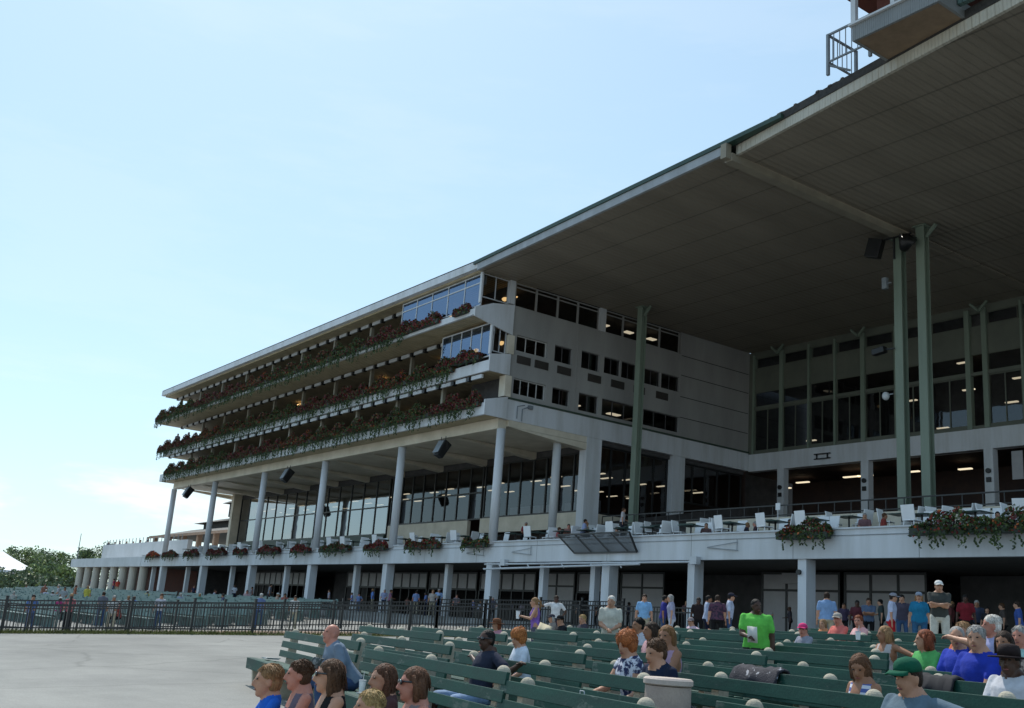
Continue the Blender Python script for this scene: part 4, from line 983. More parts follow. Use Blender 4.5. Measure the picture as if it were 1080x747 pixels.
lo=N('ShaderNodeMapRange'); lo.interpolation_type='SMOOTHSTEP'; lo.inputs['From Min'].default_value=.03; lo.inputs['From Max'].default_value=.22; lo.inputs['To Min'].default_value=.95; lo.inputs['To Max'].default_value=.06; Lk(sp.outputs[2],lo.inputs['Value'])
mu=N('ShaderNodeMath'); mu.operation='MULTIPLY'; Lk(cr.outputs[0],mu.inputs[0]); Lk(lo.outputs[0],mu.inputs[1])
mx=N('ShaderNodeMix'); mx.data_type='RGBA'; Lk(mu.outputs[0],mx.inputs['Factor']); tn=N('ShaderNodeMix'); tn.data_type='RGBA'; tn.blend_type='MULTIPLY'; tn.inputs['Factor'].default_value=1; ga=N('ShaderNodeGamma'); ga.inputs[1].default_value=.5; Lk(sk.outputs[0],ga.inputs[0]); Lk(ga.outputs[0],tn.inputs[6]); tn.inputs[7].default_value=(2.0,2.48,2.66,1); Lk(tn.outputs[2],mx.inputs[6]); mx.inputs[7].default_value=(7.4,7.4,7.6,1)
Lk(mx.outputs[2],bg.inputs[0]); bg.inputs[1].default_value=.15
S.view_settings.view_transform='Standard'; S.view_settings.look='None'; S.view_settings.exposure=.06; S.view_settings.gamma=1
S.cycles.max_bounces=6; S.cycles.diffuse_bounces=3; S.cycles.glossy_bounces=3; S.cycles.transparent_max_bounces=10
try: S.cycles.use_denoising=True
except Exception: pass
# ------------------------------------------------------------------ people
def skinmat(n,c): 
    m_=mat('skin_'+n,c,tuple(x*.82 for x in c),scale=9,rough=.5,bump=.05,bscale=120,spec=.35,fine=.1); return m_
SK={'fair':skinmat('fair',(.52,.27,.17)),'tan':skinmat('tan',(.36,.17,.095)),'dark':skinmat('dark',(.085,.04,.025)),'pink':skinmat('pink',(.55,.23,.16))}
CL={}
def cloth(c,c2=None,kind=None):
    key=(tuple(c),tuple(c2 or ()),kind)
    if key in CL: return CL[key]
    nm='cloth_%d'%len(CL)
    if kind=='stripe':
        mt=mat(nm,c,c,rough=.85); nt=mt.node_tree; N=nt.nodes.new; Lk=nt.links.new; bs=nt.nodes['Principled BSDF']
        tc=N('ShaderNodeTexCoord'); wv=N('ShaderNodeTexWave'); wv.bands_direction='Z'; wv.inputs['Scale'].default_value=5; wv.inputs['Distortion'].default_value=.4; Lk(tc.outputs['Object'],wv.inputs['Vector'])
        rp=N('ShaderNodeValToRGB'); rp.color_ramp.interpolation='CONSTANT'; rp.color_ramp.elements[1].position=.55; rp.color_ramp.elements[0].color=(*c,1); rp.color_ramp.elements[1].color=(*c2,1); Lk(wv.outputs['Fac'],rp.inputs[0]); Lk(rp.outputs[0],bs.inputs['Base Color'])
    elif kind=='print': mt=mat(nm,c,c2,scale=16,rough=.85,lo=.47,hi=.53,fine=.05)
    else: mt=mat(nm,c,c2 or tuple(x*.72 for x in c),scale=7,rough=.88,bump=.35,bscale=22,fine=.12,spec=.2)
    CL[key]=mt; return mt
HR={}
def hairm(c):
    if c in HR: return HR[c]
    mt=mat('hair_%d'%len(HR),tuple(min(1,x*1.25) for x in c),tuple(x*.5 for x in c),scale=14,stretch=(3,3,.35),rough=.6,bump=.7,bscale=70,spec=.18,fine=.3,lo=.3,hi=.65); HR[c]=mt; return mt
BLOND=(.42,.28,.12); BROWN=(.085,.042,.022); DKBR=(.035,.02,.013); BLACK=(.012,.01,.009); GREY=(.33,.31,.29); WHITEH=(.62,.58,.52); ORANGE=(.42,.15,.045); REDH=(.22,.06,.025); SANDY=(.30,.17,.08)
eyem=mat('eye_dark',(.02,.015,.012),rough=.2); lipm=mat('lip',(.30,.10,.085),rough=.5); lens=mat('lens_black',(.01,.01,.012),rough=.08,spec=.8); shoem=mat('shoe',(.06,.055,.05),rough=.7); shoew=mat('shoe_white',(.6,.6,.6),rough=.6)

def capsule(mb, a, b, r0, r1, n=12, tag_=0):
    a=Vector(a); b=Vector(b); d=b-a
    pts=[]; rad=[]
    dn=d.normalized() if d.length>1e-6 else Vector((0,0,1))
    for k in (0,.35,.7): pts.append(a-dn*r0*(1-k)); rad.append(r0*sqrt(max(.02,1-(1-k)**2)))
    pts += [a, a*.5+b*.5, b]; rad += [r0,(r0+r1)/2,r1]
    for k in (.3,.65,.98): pts.append(b+dn*r1*k); rad.append(r1*sqrt(max(.02,1-k*k)))
    mb.tube(pts,rad,n)
def ik(sh, wr, l1, l2, hint):
    d=wr-sh; L=min(d.length,(l1+l2)*.995); dn=d.normalized(); wr=sh+dn*L
    a=(l1*l1-l2*l2+L*L)/(2*L); h=sqrt(max(0,l1*l1-a*a)); hv=hint-dn*hint.dot(dn); hv=hv.normalized() if hv.length>1e-6 else dn.orthogonal()
    return sh+dn*a+hv*h, wr
PEOPLE=[]; RAW=[]
def person(loc, face, scale, o):
    """o: dict of options. Local frame: forward +Y, right hand +X, feet at z=0. Returns the thing; the body is one remeshed surface."""
    sit=o.get('pose')=='sit'; child=o.get('child',0); fem=o.get('f',0); fat=o.get('w',1.0)*1.05; res=o.get('res',.02)
    lean=radians(o.get('lean',4 if not sit else 8)); twist=radians(o.get('twist',0))
    hipz=.53 if sit else .93
    prim=[]       # (kind, data, tag)
    mb=MB()
    hip=Vector((0,0,hipz))
    T=Matrix.Rotation(twist,3,'Z')@Matrix.Rotation(-lean,3,'X')
    def tor(x,y,z): return hip+T@Vector((x,y,z))
    ws=(.16 if fem else .175)*fat; 
    rings=[(-.09,.13*fat,.10*fat,-.01),(-.02,.168*fat,.122*fat,-.015),(.10,.152*fat+(0 if not fem else -.012),.112*fat,0),(.20,.142*fat-(.02 if fem else 0),.108*fat,.008),(.33,.158*fat,.118*fat+(.012 if fem else 0),.008),(.42,.160*fat-(.012 if fem else 0),.105*fat,-.005),(.475,.135*fat,.085,-.015),(.52,.085,.066,-.022),(.56,.056,.054,-.022)]
    topm=o['top']; 
    mb.rings([(tor(0,y,z),rx,ry) for z,rx,ry,y in rings],18,frame=(T@Vector((1,0,0)),T@Vector((0,1,0))))
    torso=('torso',rings)
    shx=.172 if not fem else .150; shx*= (.5+.5*fat)
    neck0=tor(0,-.02,.46); 
    hp=Vector(o.get('headoff',(0,.0,0)))
    hc=tor(0,.02,.46)+Vector((0,.015,.150))+hp      # head centre stays above the neck base
    capsule(mb,neck0,hc-Vector((0,.02,.08)),.058,.054); prim.append((neck0,hc-Vector((0,.02,.08)),.058,.054,0))
    # head
    HY=radians(o.get('head',0)); HP=radians(o.get('nod',0)); HR_=Matrix.Rotation(HY,3,'Z')@Matrix.Rotation(-HP,3,'X')
    hs=1.0 if not child else 1.0+.28*child
    def hd(x,y,z): return hc+HR_@(Vector((x,y,z))*hs)
    mb.ell(hd(0,-.012,.028),.074*hs,.093*hs,.09*hs,16,12,R=HR_); mb.ell(hd(0,.018,-.035),.058*hs,.066*hs,.080*hs,14,10,R=HR_)
    mb.ell(hd(0,.05,-.085),.028*hs,.030*hs,.026*hs,10,6,R=HR_)                   # chin
    mb.tube([hd(0,.078,.03),hd(0,.098,-.005),hd(0,.106,-.022),hd(0,.085,-.032)],[.008*hs,.011*hs,.015*hs,.012*hs],8)   # nose
    for s in (-1,1): mb.ell(hd(.074*s,-.01,-.008),.010*hs,.02*hs,.032*hs,8,6,R=HR_)                   # ears
    mb.ell(hd(0,.066,.034),.055*hs,.018*hs,.012*hs,10,6,R=HR_)                   # brow
    headc=(hc,)
    # legs
    th,shk=.42,.42
    foots=[]
    for s in (-1,1):
        h0=hip+Vector((.085*s*fat,0,-.02))
        if sit:
            sp=o.get('spread',.1); k=h0+Vector((sp*s*.9-.0*s,.43,-.03 if not o.get('kneeup') else .02)); a=Vector((k.x+.01*s, k.y+o.get('shin',-.06), .07))
        else:
            st=o.get('stride',0)*s; k=h0+Vector((.02*s,.04+st*.5,-.43)); a=Vector((k.x+.01*s,k.y-.05+st*.5,.075))
        rt=.082*(.55+.45*fat)
        bt=o.get('bottom_kind','pants')
        capsule(mb,h0,k,rt,.056); capsule(mb,k,a,.056 if bt!='pants' else .06,.04 if bt!='pants' else .055)
        if bt=='pants': prim += [(h0,k,rt+.004,.06,2),(k,a,.062,.058,2)]
        elif bt=='shorts':
            e=h0*.12+k*.88; capsule(mb,h0,e,rt+.012,.078); prim += [(h0,e,rt+.014,.08,2),(e,k,.058,.056,0),(k,a,.056,.04,0)]
        elif bt=='skirt':
            prim += [(h0,k,rt+.01,.07,2),(k,a,.056,.04,0)]; capsule(mb,h0,k,rt+.012,.075)
        toe=a+Vector((.01*s,.15,-.035)); capsule(mb,a+Vector((0,-.04,-.025)),toe,.045,.038); prim.append((a+Vector((0,-.04,-.025)),toe,.047,.04,3))
    # arms
    L1,L2=.29,.255
    PR={'down':(.27,.03,-.13),'front':(.05,.24,.10),'lap':(.12,.34,.03),'knees':(.10,.46,.12),'hips':(.20,.0,.02),'crossed':(-.09,.21,.26),'raise':(.10,.17,.62),'chin':(.06,.2,.42),'cup':(.18,.34,.28),'hold':(.10,.33,.16),'back':(.42,-.28,.42),'spread':(.66,-.10,.40),'up':(.30,.1,.75),'point':(.62,.15,.42),'program':(.10,.36,.1)}
    hands=[]
    for s,key in ((-1,o.get('L','down')),(1,o.get('R','down'))):
        sh=tor(shx*s,-.015,.447)
        p=PR[key] if isinstance(key,str) else key
        tz=sit and key in ('lap','knees','program','hold','front')
        w_=Vector((p[0]*s,p[1],p[2]))
        wr=(hip+Matrix.Rotation(twist,3,'Z')@w_) if (tz or not isinstance(key,str)) else tor(*w_)
        hint=Vector((.5*s,-.6,-.5)) if key not in ('spread','back','up') else Vector((.1*s,-.3,-1))
        if key in ('hips','crossed'): hint=Vector((1*s,-.3,-.2))
        el,wr=ik(sh,wr,L1,L2,hint)
        ra=.047*(.6+.4*fat)*(.88 if fem else 1)
        capsule(mb,sh,el,ra+.004,ra-.006); capsule(mb,el,wr,ra-.006,.027)
        sl=o.get('sleeve',.62)
        if sl>0:
            f=min(sl,1); e=sh*(1-f)+el*f; capsule(mb,sh,e,ra+.006,ra+.013); prim.append((sh,e,ra+.012,ra+.017,1))
            if sl<1: prim.append((e,el,ra,ra-.006,0))
        else: prim.append((sh,el,ra+.008,ra-.006,0))
        if sl>1: prim.append((el,wr,ra+.002,.032,1)); capsule(mb,el,wr,ra+.004,.036)
        else: prim.append((el,wr,ra-.006,.027,0))
        d=(wr-el).normalized(); pc=wr+d*.075
        capsule(mb,wr,pc,.028,.030); prim.append((wr,pc,.03,.032,0)); hands.append((wr,d,s))
    # raw mesh -> remesh later
    me=mb.mesh('person_body',[]) if False else bpy.data.meshes.new('body')
    me.from_pydata(mb.v,[],mb.f); me.update()
    bm=bmesh.new(); bm.from_mesh(me); bmesh.ops.recalc_face_normals(bm,faces=bm.faces); bm.to_mesh(me); bm.free()
    ob=bpy.data.objects.new('body',me); C.objects.link(ob)
    r=ob.modifiers.new('r','REMESH'); r.mode='VOXEL'; r.voxel_size=res/ max(scale,.6) if False else res; r.use_smooth_shade=True
    sm=ob.modifiers.new('s','SMOOTH'); sm.factor=.5; sm.iterations=2 if res<.016 else 1
    t=thing('person',o['label'],'person',loc,-face,o.get('group')); t.scale=(scale,)*3
    ob.parent=t
    RAW.append(dict(ob=ob,t=t,prim=prim,rings=rings,T=T,hip=hip,hd=hd,hc=hc,hs=hs,HR=HR_,hands=hands,o=o,res=res,fat=fat,tor=tor))
    return t
def seg_dist(P,a,b,r0,r1):
    a=np.array(a);b=np.array(b);ab=b-a; t_=np.clip(((P-a)@ab)/max(1e-9,ab@ab),0,1); return np.linalg.norm(P-(a+t_[:,None]*ab),axis=1)-(r0+(r1-r0)*t_)
def finish_people():
    dg=bpy.context.evaluated_depsgraph_get(); dg.update()
    for D in RAW:
        ob=D['ob']; o=D['o']; me=bpy.data.meshes.new_from_object(ob.evaluated_get(dg),depsgraph=dg)
        n=len(me.polygons); cs=np.zeros(n*3); me.polygons.foreach_get('center',cs); P=cs.reshape(-1,3)
        best=np.full(n,1e9); tagv=np.zeros(n,int)
        Tm=np.array(D['T']); hip=np.array(D['hip']); Q=(P-hip)@Tm      # torso-local (T is a rotation)
        zs=np.array([r[0] for r in D['rings']]); rx=np.interp(Q[:,2],zs,[r[1] for r in D['rings']]); ry=np.interp(Q[:,2],zs,[r[2] for r in D['rings']]); yc=np.interp(Q[:,2],zs,[r[3] for r in D['rings']])
        d=(np.sqrt((Q[:,0]/rx)**2+((Q[:,1]-yc)/ry)**2)-1)*np.minimum(rx,ry); d=np.where((Q[:,2]>zs[0]-.03)&(Q[:,2]<zs[-1]+.01),d,9)
        neck=o.get('neck',.51)
        bare=(Q[:,2]>neck-.09*np.clip((Q[:,1])/.1,0,1)*(o.get('vneck',.35)))&(np.abs(Q[:,0])<.16) if o.get('sleeve',.62)>0 else ((Q[:,2]>.42-.04*(Q[:,1]>0))&(np.abs(Q[:,0])<.065))|(np.abs(Q[:,0])>.138)|(Q[:,2]>.485)
        tt=np.where(Q[:,2]<o.get('hem',-.02),2 if o.get('bottom_kind')!='dress' else 1,1); tt=np.where(bare,0,tt)
        m_=d<best; best[m_]=d[m_]; tagv[m_]=tt[m_]
        for a,b,r0,r1,tg in D['prim']:
            dd=seg_dist(P,a,b,r0,r1); m_=dd<best; best[m_]=dd[m_]; tagv[m_]=tg
        hc=np.array(D['hc']); hd_=np.linalg.norm((P-hc)/np.array([.08,.10,.12])/D['hs'],axis=1); tagv[hd_<1.12]=0
        mats=[SK[o.get('skin','fair')],o['top'],o.get('bottom',cloth((.06,.07,.10))),o.get('shoe',shoem),eyem,lipm]
        # fingers, eyes and mouth join the same mesh
        bm=bmesh.new(); bm.from_mesh(me)
        bm.faces.ensure_lookup_table()
        for f,tg in zip(bm.faces,tagv): f.material_index=int(tg)
        x=MB()
        if D['res']<.03:
            for wr,dv,s in D['hands']:
                side=dv.cross(Vector((0,0,1))); side=side.normalized() if side.length>.1 else Vector((1,0,0)); nrm=side.cross(dv)
                if nrm.z>0: nrm=-nrm
                for k,(l,w) in enumerate(((.062,.0085),(.072,.009),(.068,.0088),(.052,.0078))):
                    b0=wr+dv*.088+side*(.024-.016*k); b1=b0+dv*l*.5+nrm*.008; b2=b1+dv*l*.35+nrm*.026; x.tube([b0-dv*.02,b0,b1,b2],[w,w,w*.95,w*.7],6)
                b0=wr+dv*.03+side*.028*(-s if False else 1); x.tube([b0-side*.01,b0+dv*.025+side*.018,b0+dv*.055+side*.016+nrm*.015],[.011,.010,.008],6)
        hd=D['hd']; hs=D['hs']
        if not o.get('shades'):
            for s in (-1,1): x.ell(hd(.031*s,.079,.018),.012*hs,.006*hs,.0065*hs,8,6,mi=4,R=D['HR'])
        x.ell(hd(0,.0835,-.058),.024*hs,.006*hs,.0065*hs,8,6,mi=5,R=D['HR'])
        bme=x.mesh('x',[]); 
        tmp=bmesh.new(); tmp.from_mesh(bme); bmesh.ops.recalc_face_normals(tmp,faces=tmp.faces); tmp.to_mesh(bme); tmp.free()
        bm.from_mesh(bme); bpy.data.meshes.remove(bme)
        me.materials.clear()
        for mm in mats: me.materials.append(mm)
        bm.to_mesh(me); bm.free()
        me.polygons.foreach_set('use_smooth',[True]*len(me.polygons)); me.update()
        ob.modifiers.clear(); old=ob.data; ob.data=me; bpy.data.meshes.remove(old)
        head_kit(D)
def head_kit(D):
    o=D['o']; t=D['t']; hd=D['hd']; hs=D['hs']; R=D['HR']; hc=D['hc']; near=D['res']<.016
    hat_=o.get('hat'); style=o.get('hair','short'); col=o.get('haircol',BROWN); rnd=random.Random(hash(o['label'])%9999 if False else len(o['label'])*7+int(hc.z*1000))
    def shell(mb,c,rx,ry,rz,amp,nn=20,mm=14,freq=40):
        b=len(mb.v); mb.ell(c,rx*hs,ry*hs,rz*hs,nn,mm,R=R)
        for i in range(b,len(mb.v)):
            v=Vector(mb.v[i]); q=v-Vector(c); k=1+amp*(sin(q.x*freq*2.1+1)*sin(q.y*freq*1.7+2)+.6*sin(q.z*freq*1.3+q.x*freq*3)+rnd.uniform(-.5,.5)); mb.v[i]=tuple(Vector(c)+q*k)
    if style!='bald':
        mb=MB()
        if style in('short','bob','long','pony','curly','fringe'):
            amp={'short':.03,'curly':.10}.get(style,.02)
            big=1.16 if style=='curly' else 1.0
            shell(mb,hd(0,-.022,.046),.081*big,.095*big,.085*big,amp)
            if style!='curly': shell(mb,hd(0,-.045,.0),.079,.064,.085,amp)
            else: shell(mb,hd(0,-.03,-.005),.1,.085,.1,amp)
        if style=='buzz': shell(mb,hd(0,-.02,.04),.077,.092,.082,.008); shell(mb,hd(0,-.04,.0),.076,.062,.08,.008)
        if style=='fringe' or style=='ring': 
            if style=='ring': shell(mb,hd(0,-.045,-.005),.081,.066,.055,.03)
        if style in('bob','long'):
            Lh=.20 if style=='bob' else o.get('hairlen',.40)
            X=R@Vector((1,0,0)); Y=R@Vector((0,1,0)); rs=[]
            for k in range(9):
                f=k/8; c=hd(0,-.035-.03*f,.06)-Vector((0,0,Lh*f))*hs
                rs.append((c,(.086+.016*sin(f*3)-(.03*f*f))*hs,(.072-.02*f)*hs))
            b=len(mb.v); mb.rings(rs,18,frame=(X,Y))
            for i in range(b,len(mb.v)):
                v=Vector(mb.v[i]); mb.v[i]=tuple(v+Vector((sin(v.z*31+v.x*55),cos(v.z*27+v.x*60),0))*.006)
            for s in (-1,1): mb.tube([hd(.062*s,.01,.07),hd(.078*s,-.012,.0),hd(.078*s,-.02,-.10),hd(.07*s,-.02,-.10)-Vector((0,0,max(0,Lh-.24)))],[.02*hs,.024*hs,.026*hs,.014*hs],8)
        if style=='pony': mb.tube([hd(0,-.10,.05),hd(0,-.15,.03),hd(0,-.165,-.06),hd(0,-.15,-.16)],[.02,.034,.03,.01],10)
        if D['res']<.02 and style!='buzz' and not hat_:
            n=300 if near else 120; r2=random.Random(int(t.location.x*991)&0xffff); Ls={'short':.035,'ring':.025,'curly':.04,'bob':.10,'long':.16,'pony':.08}.get(style,.04)
            for _ in range(n):
                u=r2.uniform(0,2*pi); z=r2.uniform(-.05 if style!='curly' else -.6,1); q=sqrt(max(0,1-z*z)); p=Vector((.0815*q*cos(u),-.022+.0955*q*sin(u),.046+.0855*z))
                if p.y>.03 and p.z<.085: continue
                if style in('bob','long') and (p.y>.0): continue
                if style=='curly': p=p*1.15
                nrm=Vector((p.x/.083**2,(p.y+.022)/.097**2,(p.z-.046)/.087**2)).normalized()
                dn=Vector((0,-.35,-1)); dn=(dn-nrm*dn.dot(nrm)); dn=dn.normalized() if dn.length>.05 else Vector((0,-1,0))
                L_=Ls*r2.uniform(.5,1.2); w_=Vector((r2.gauss(0,1),r2.gauss(0,1),r2.gauss(0,1)))*L_*.08
                k_=.25 if style=='curly' else .06
                if style in('bob','long'): d2=(dn*.35+Vector((0,0,-.65))); pts=[p,p+d2*L_*.5+nrm*.006+w_*.4,p+d2*L_+nrm*.004+w_*.7]
                else: pts=[p,p+dn*L_*.5+nrm*L_*k_+w_,p+dn*L_+nrm*L_*k_*.6+w_*1.6]
                mb.tube([hd(*x_) for x_ in pts],[.0035,.0028,.001],4)
        if mb.v: 
            h=mb.build('hair',hairm(col),t,smooth=True)
    if o.get('beard'):
        mb=MB(); shell(mb,hd(0,.035,-.075),.05,.045,.045,.03); mb.build('beard',hairm(o['beard']),t,smooth=True)
    hat=o.get('hat')
    if hat:
        kind,c=hat; m_=cloth(c)
        mb=MB()
        if kind=='cap':
            n=18; ring=[(0,1.0),(.35,.98),(.65,.86),(.88,.58),(1,.05)]
            rs=[(hd(0,-.012,.045+.095*z),.086*r*hs,.102*r*hs) for z,r in ring]; mb.rings(rs,n,frame=(R@Vector((1,0,0)),R@Vector((0,1,0))))
            c_=mb.build('cap',m_,t,smooth=True)
            mb=MB(); k=len(mb.v); P0=[]
            for i in range(11):
                a=pi*i/10; P0.append((.078*cos(a),.07+.02*sin(a),.058)); 
            P1=[(.078*cos(pi*i/10)*1.02,.075+.105*sin(pi*i/10),.05-.02*abs(cos(pi*i/10))) for i in range(11)]
            for lst,dz in ((P0,0),(P1,0)): mb.v += [tuple(hd(*p)) for p in lst]
            for i in range(10): mb.f.append((i,i+1,11+i+1,11+i)); mb.m.append(0)
            b=mb.build('visor',m_,c_,smooth=True); s=b.modifiers.new('t','SOLIDIFY'); s.thickness=.006
        else:
            rs=[(hd(0,-.01,.05+z),.09*r*hs,.105*r*hs) for z,r in ((0,1),(.05,.98),(.085,.85),(.1,.3))]; mb.rings(rs,18,frame=(R@Vector((1,0,0)),R@Vector((0,1,0))))
            c_=mb.build('hat_crown',m_,t,smooth=True)
            mb=MB(); rs=[(hd(0,-.01,.05),.088*hs,.103*hs),(hd(0,-.01,.045),.16*hs,.18*hs),(hd(0,-.01,.033),.162*hs,.182*hs),(hd(0,-.01,.04),.09*hs,.105*hs)]; mb.rings(rs,20,frame=(R@Vector((1,0,0)),R@Vector((0,1,0)))); mb.build('hat_brim',m_,c_,smooth=True)
    if o.get('shades'):
        mb=MB()
        for s in (-1,1):
            mb.ell(hd(.032*s,.088,.018),.027*hs,.009*hs,.019*hs,12,8,R=R); mb.bar(hd(.058*s,.08,.025),hd(.079*s,-.02,.022),.006*hs,.012*hs)
        mb.bar(hd(-.012,.094,.024),hd(.012,.094,.024),.006*hs); mb.build('sunglasses',lens,t,smooth=True)
# ---- where everybody is
def view_dir(px): d=ray(px,650); v=Vector((d.x,d.y,0)); return v.normalized()
def facing(code,px):
    v=view_dir(px)
    if isinstance(code,(int,float)):            # degrees clockwise from facing away
        a=radians(code); r=Vector((v.x*cos(a)+v.y*sin(a),-v.x*sin(a)+v.y*cos(a),0)); return atan2(r.x,r.y)
    q={'C':-v,'A':v,'L':Vector((-v.y,v.x,0)),'R':Vector((v.y,-v.x,0)),'T':-NV}[code]
    return atan2(q.x,q.y)
GAP=[]
def stand(px,py,dist,H,face,**o):
    """head-top pixel, rough distance, body height"""
    d=ray(px,py); d=d/d.dot(fwd); best=None; fix=o.pop('fix',None)
    for k in range(81):
        D_=dist*(.85+.3*k/80) if not fix else dist; P=d*D_; h=P.z-G(P.x,P.y) if not fix else fix; e=abs(h-H)*.3+.03*abs(D_-dist)
        if best is None or e<best[0]: best=(e,P,h)
    e,P,h=best; sc=h/1.668
    if o.get('child'): pass
    GAP.append((o['label'],px,round(h,2),round(P.dot(fwd),1)))
    sc=max(.5,min(1.12,sc)); o.setdefault('res',.02 if dist<26 else .03)
    hx=.03; fa=facing(face,px); f=Vector((sin(fa),cos(fa),0)); loc=P-f*.06; loc.z=P.z-1.668*sc
    if o.get('child'): loc.z=P.z-(1.668+.035*o['child'])*sc
    return person(loc,fa,sc,o)
def sit(px,py,row,face='T',**o):
    """head-top pixel and bench row; the hip sits on that bench"""
    o['pose']='sit'; lean=radians(o.get('lean',8)); o['lean']=o.get('lean',8)
    fa=facing(face,px); f=Vector((sin(fa),cos(fa),0))
    c=(ROWC[row] if isinstance(row,int) else row)-.30; sh=.50*sin(lean)+.04
    d=ray(px,py); t_=(c+ (f*sh).dot(NV))/d.dot(NV); P=d*t_
    loc=P-f*sh; g=G(loc.x,loc.y); hz=.53+cos(lean)*.46+.15+.118+o.get('headoff',(0,0,0))[2]+.02; sc=(P.z-g-.45)/(hz-.45)
    GAP.append((o['label'],px,'sit scale',round(sc,2),round(P.dot(fwd),1)))
    s=max(.6,min(1.15,sc)); loc.z=P.z-hz*s
    o.setdefault('res',.018)
    return person(loc,fa,s,o)
BLUE=(.02,.14,.62); NAVY=(.012,.016,.04); WHT=(.74,.74,.75); LIME=(.16,.62,.10); LBLUE=(.22,.42,.72); ROYAL=(.02,.05,.42); TEAL=(.02,.20,.38); SALM=(.78,.20,.17); PURP=(.26,.14,.50); GRY=(.22,.25,.30); BLK=(.012,.012,.014); CREAM=(.66,.62,.50); KHAKI=(.48,.42,.30); JEAN=(.05,.09,.19); PINKW=(.68,.50,.58); LAV=(.42,.42,.66); MINT=(.42,.66,.62); RED=(.50,.03,.04); GRN=(.06,.30,.10); DKG=(.05,.055,.05)
c=cloth
# --- nearest figures, cut by the bottom edge: they sit on a low backless bench
lb=thing('backless_bench','low backless plank bench under the row of onlookers at the bottom edge','bench',(0,0,0))
q=NV*2.0+UV*8.0; lb.location=(q.x,q.y,-1.5); lb.rotation_euler=(0,0,-TH)
mb=MB()
for k in range(3): mb.box(-2.6,2.6,-.2+.14*k,-.07+.14*k,.40,.44)
mb.build('seat',bgreen,lb)
for x in (-2.2,0,2.2): mb=MB(); mb.box(x-.06,x+.06,-.18,.2,-.05,.40); mb.build('support',conc,lb)
l2=dup(lb,tuple(NV*2.78+UV*7.6+Vector((0,0,-1.5))),-TH,'second backless plank bench under the two women at the right end of the bottom row')
def near(px,py,dist,face,**o):
    d=ray(px,py); P=d*(dist/d.dot(fwd)); fa=facing(face,px); f=Vector((sin(fa),cos(fa),0)); o['pose']='sit'; o.setdefault('lean',4)
    hz=.53+cos(radians(o['lean']))*.46+.15+.118+.02+.05*o.get('child',0); s=o.pop('s',1.0); loc=P-f*(.5*sin(radians(o['lean']))+.03)*s; loc.z=P.z-hz*s
    o.setdefault('res',.0105); o.setdefault('L','lap'); o.setdefault('R','lap'); return person(loc,fa,s,o)
near(285,697.5,8.2,'T',s=.93,child=.5,hair='short',haircol=SANDY,top=c(BLUE),sleeve=.55,head=-6,w=.8,label='boy with short sandy hair in a bright blue t-shirt at the bottom left')
near(317,694,8.0,'T',s=.95,hair='short',haircol=BROWN,f=1,w=.92,top=c((.16,.13,.17)),sleeve=0,head=-8,skin='pink',label='short haired person in a grey tank top beside the boy in blue')
near(349,693,7.5,'T',s=.98,f=1,w=.95,hair='long',haircol=BROWN,top=c(BLK),sleeve=0,shades=1,head=-12,hairlen=.30,label='woman in black tank top and sunglasses with long brown hair at the bottom edge')
near(405,698,8.15,'T',s=1.0,f=1,w=.9,hair='long',haircol=(.10,.045,.025),top=c((.10,.05,.05)),sleeve=.5,head=8,hairlen=.36,label='long haired woman seen from behind the fair child at the bottom edge')
near(391,724,7.0,'T',s=.80,child=.7,w=.8,hair='short',haircol=BLOND,top=c((.5,.5,.5)),label='fair haired small child whose head just shows at the bottom edge')
near(437,701,7.65,'T',s=1.03,f=1,hair='bob',haircol=(.12,.055,.03),top=c((.25,.2,.2)),sleeve=0,shades=1,head=-6,skin='pink',label='woman with straight brown hair and sunglasses, last of the bottom edge row')
# --- seated on the benches
sit(350,655.5,0,lean=34,head=14,nod=-10,hair='bald',skin='pink',top=c((.20,.26,.34)),bottom=c(JEAN),L='program',R='knees',w=1.15,spread=.2,res=.0125,label='bald man in a grey blue tee hunched forward over a programme on the leftmost bench')
sit(514,662.5,1,lean=-10,head=18,hair='buzz',haircol=BLACK,skin='dark',top=c((.03,.035,.06)),bottom=c((.30,.42,.62)),bottom_kind='shorts',L='spread',R='spread',shades=1,w=1.1,spread=.22,res=.0125,label='man in dark polo and light blue shorts with both arms along the bench back')
sit(546,662,2,lean=10,head=10,nod=18,f=1,hair='curly',haircol=ORANGE,top=c((.70,.76,.86)),sleeve=.75,L='lap',R='lap',label='woman with bright orange curly hair in a white tee looking down')
sit(523,652.5,4,lean=5,head=10,f=1,hair='bob',haircol=REDH,hat=('straw',(.22,.09,.045)),top=c((.60,.28,.34)),sleeve=.3,L='lap',R='lap',label='woman in a reddish brown hat and pink top behind the orange haired woman')
sit(661,664,2,'T',lean=14,head=20,nod=15,f=1,hair='curly',haircol=(.38,.12,.04),top=c((.02,.03,.09),(.6,.62,.7),'print'),sleeve=.2,L='lap',R='knees',label='woman with short red hair in a navy and white patterned sleeveless top')
sit(692,671,2,lean=30,head=10,nod=12,hair='short',haircol=BROWN,top=c((.012,.02,.05)),bottom=c(KHAKI),L='knees',R='knees',w=1.15,label='brown haired man in a navy t-shirt leaning forward behind the trash bin')
sit(686,654.5,4,lean=8,head=-10,f=1,hair='bob',haircol=DKBR,top=c((.62,.36,.38)),sleeve=.3,L='lap',R='hold',skin='tan',label='dark haired woman in a pink top in the group behind the navy t-shirt man')
sit(703,658,3,lean=6,head=30,f=1,hair='long',haircol=(.20,.10,.04),hairlen=.28,top=c((.45,.30,.42)),sleeve=0,L='lap',R='lap',skin='tan',label='woman with wavy light brown hair and bare shoulders behind the navy t-shirt man')
sit(673,650.5,5,lean=5,hair='short',haircol=BLACK,top=c((.55,.55,.6)),L='lap',R='lap',skin='tan',label='dark haired person in a pale top half hidden behind the red haired woman')
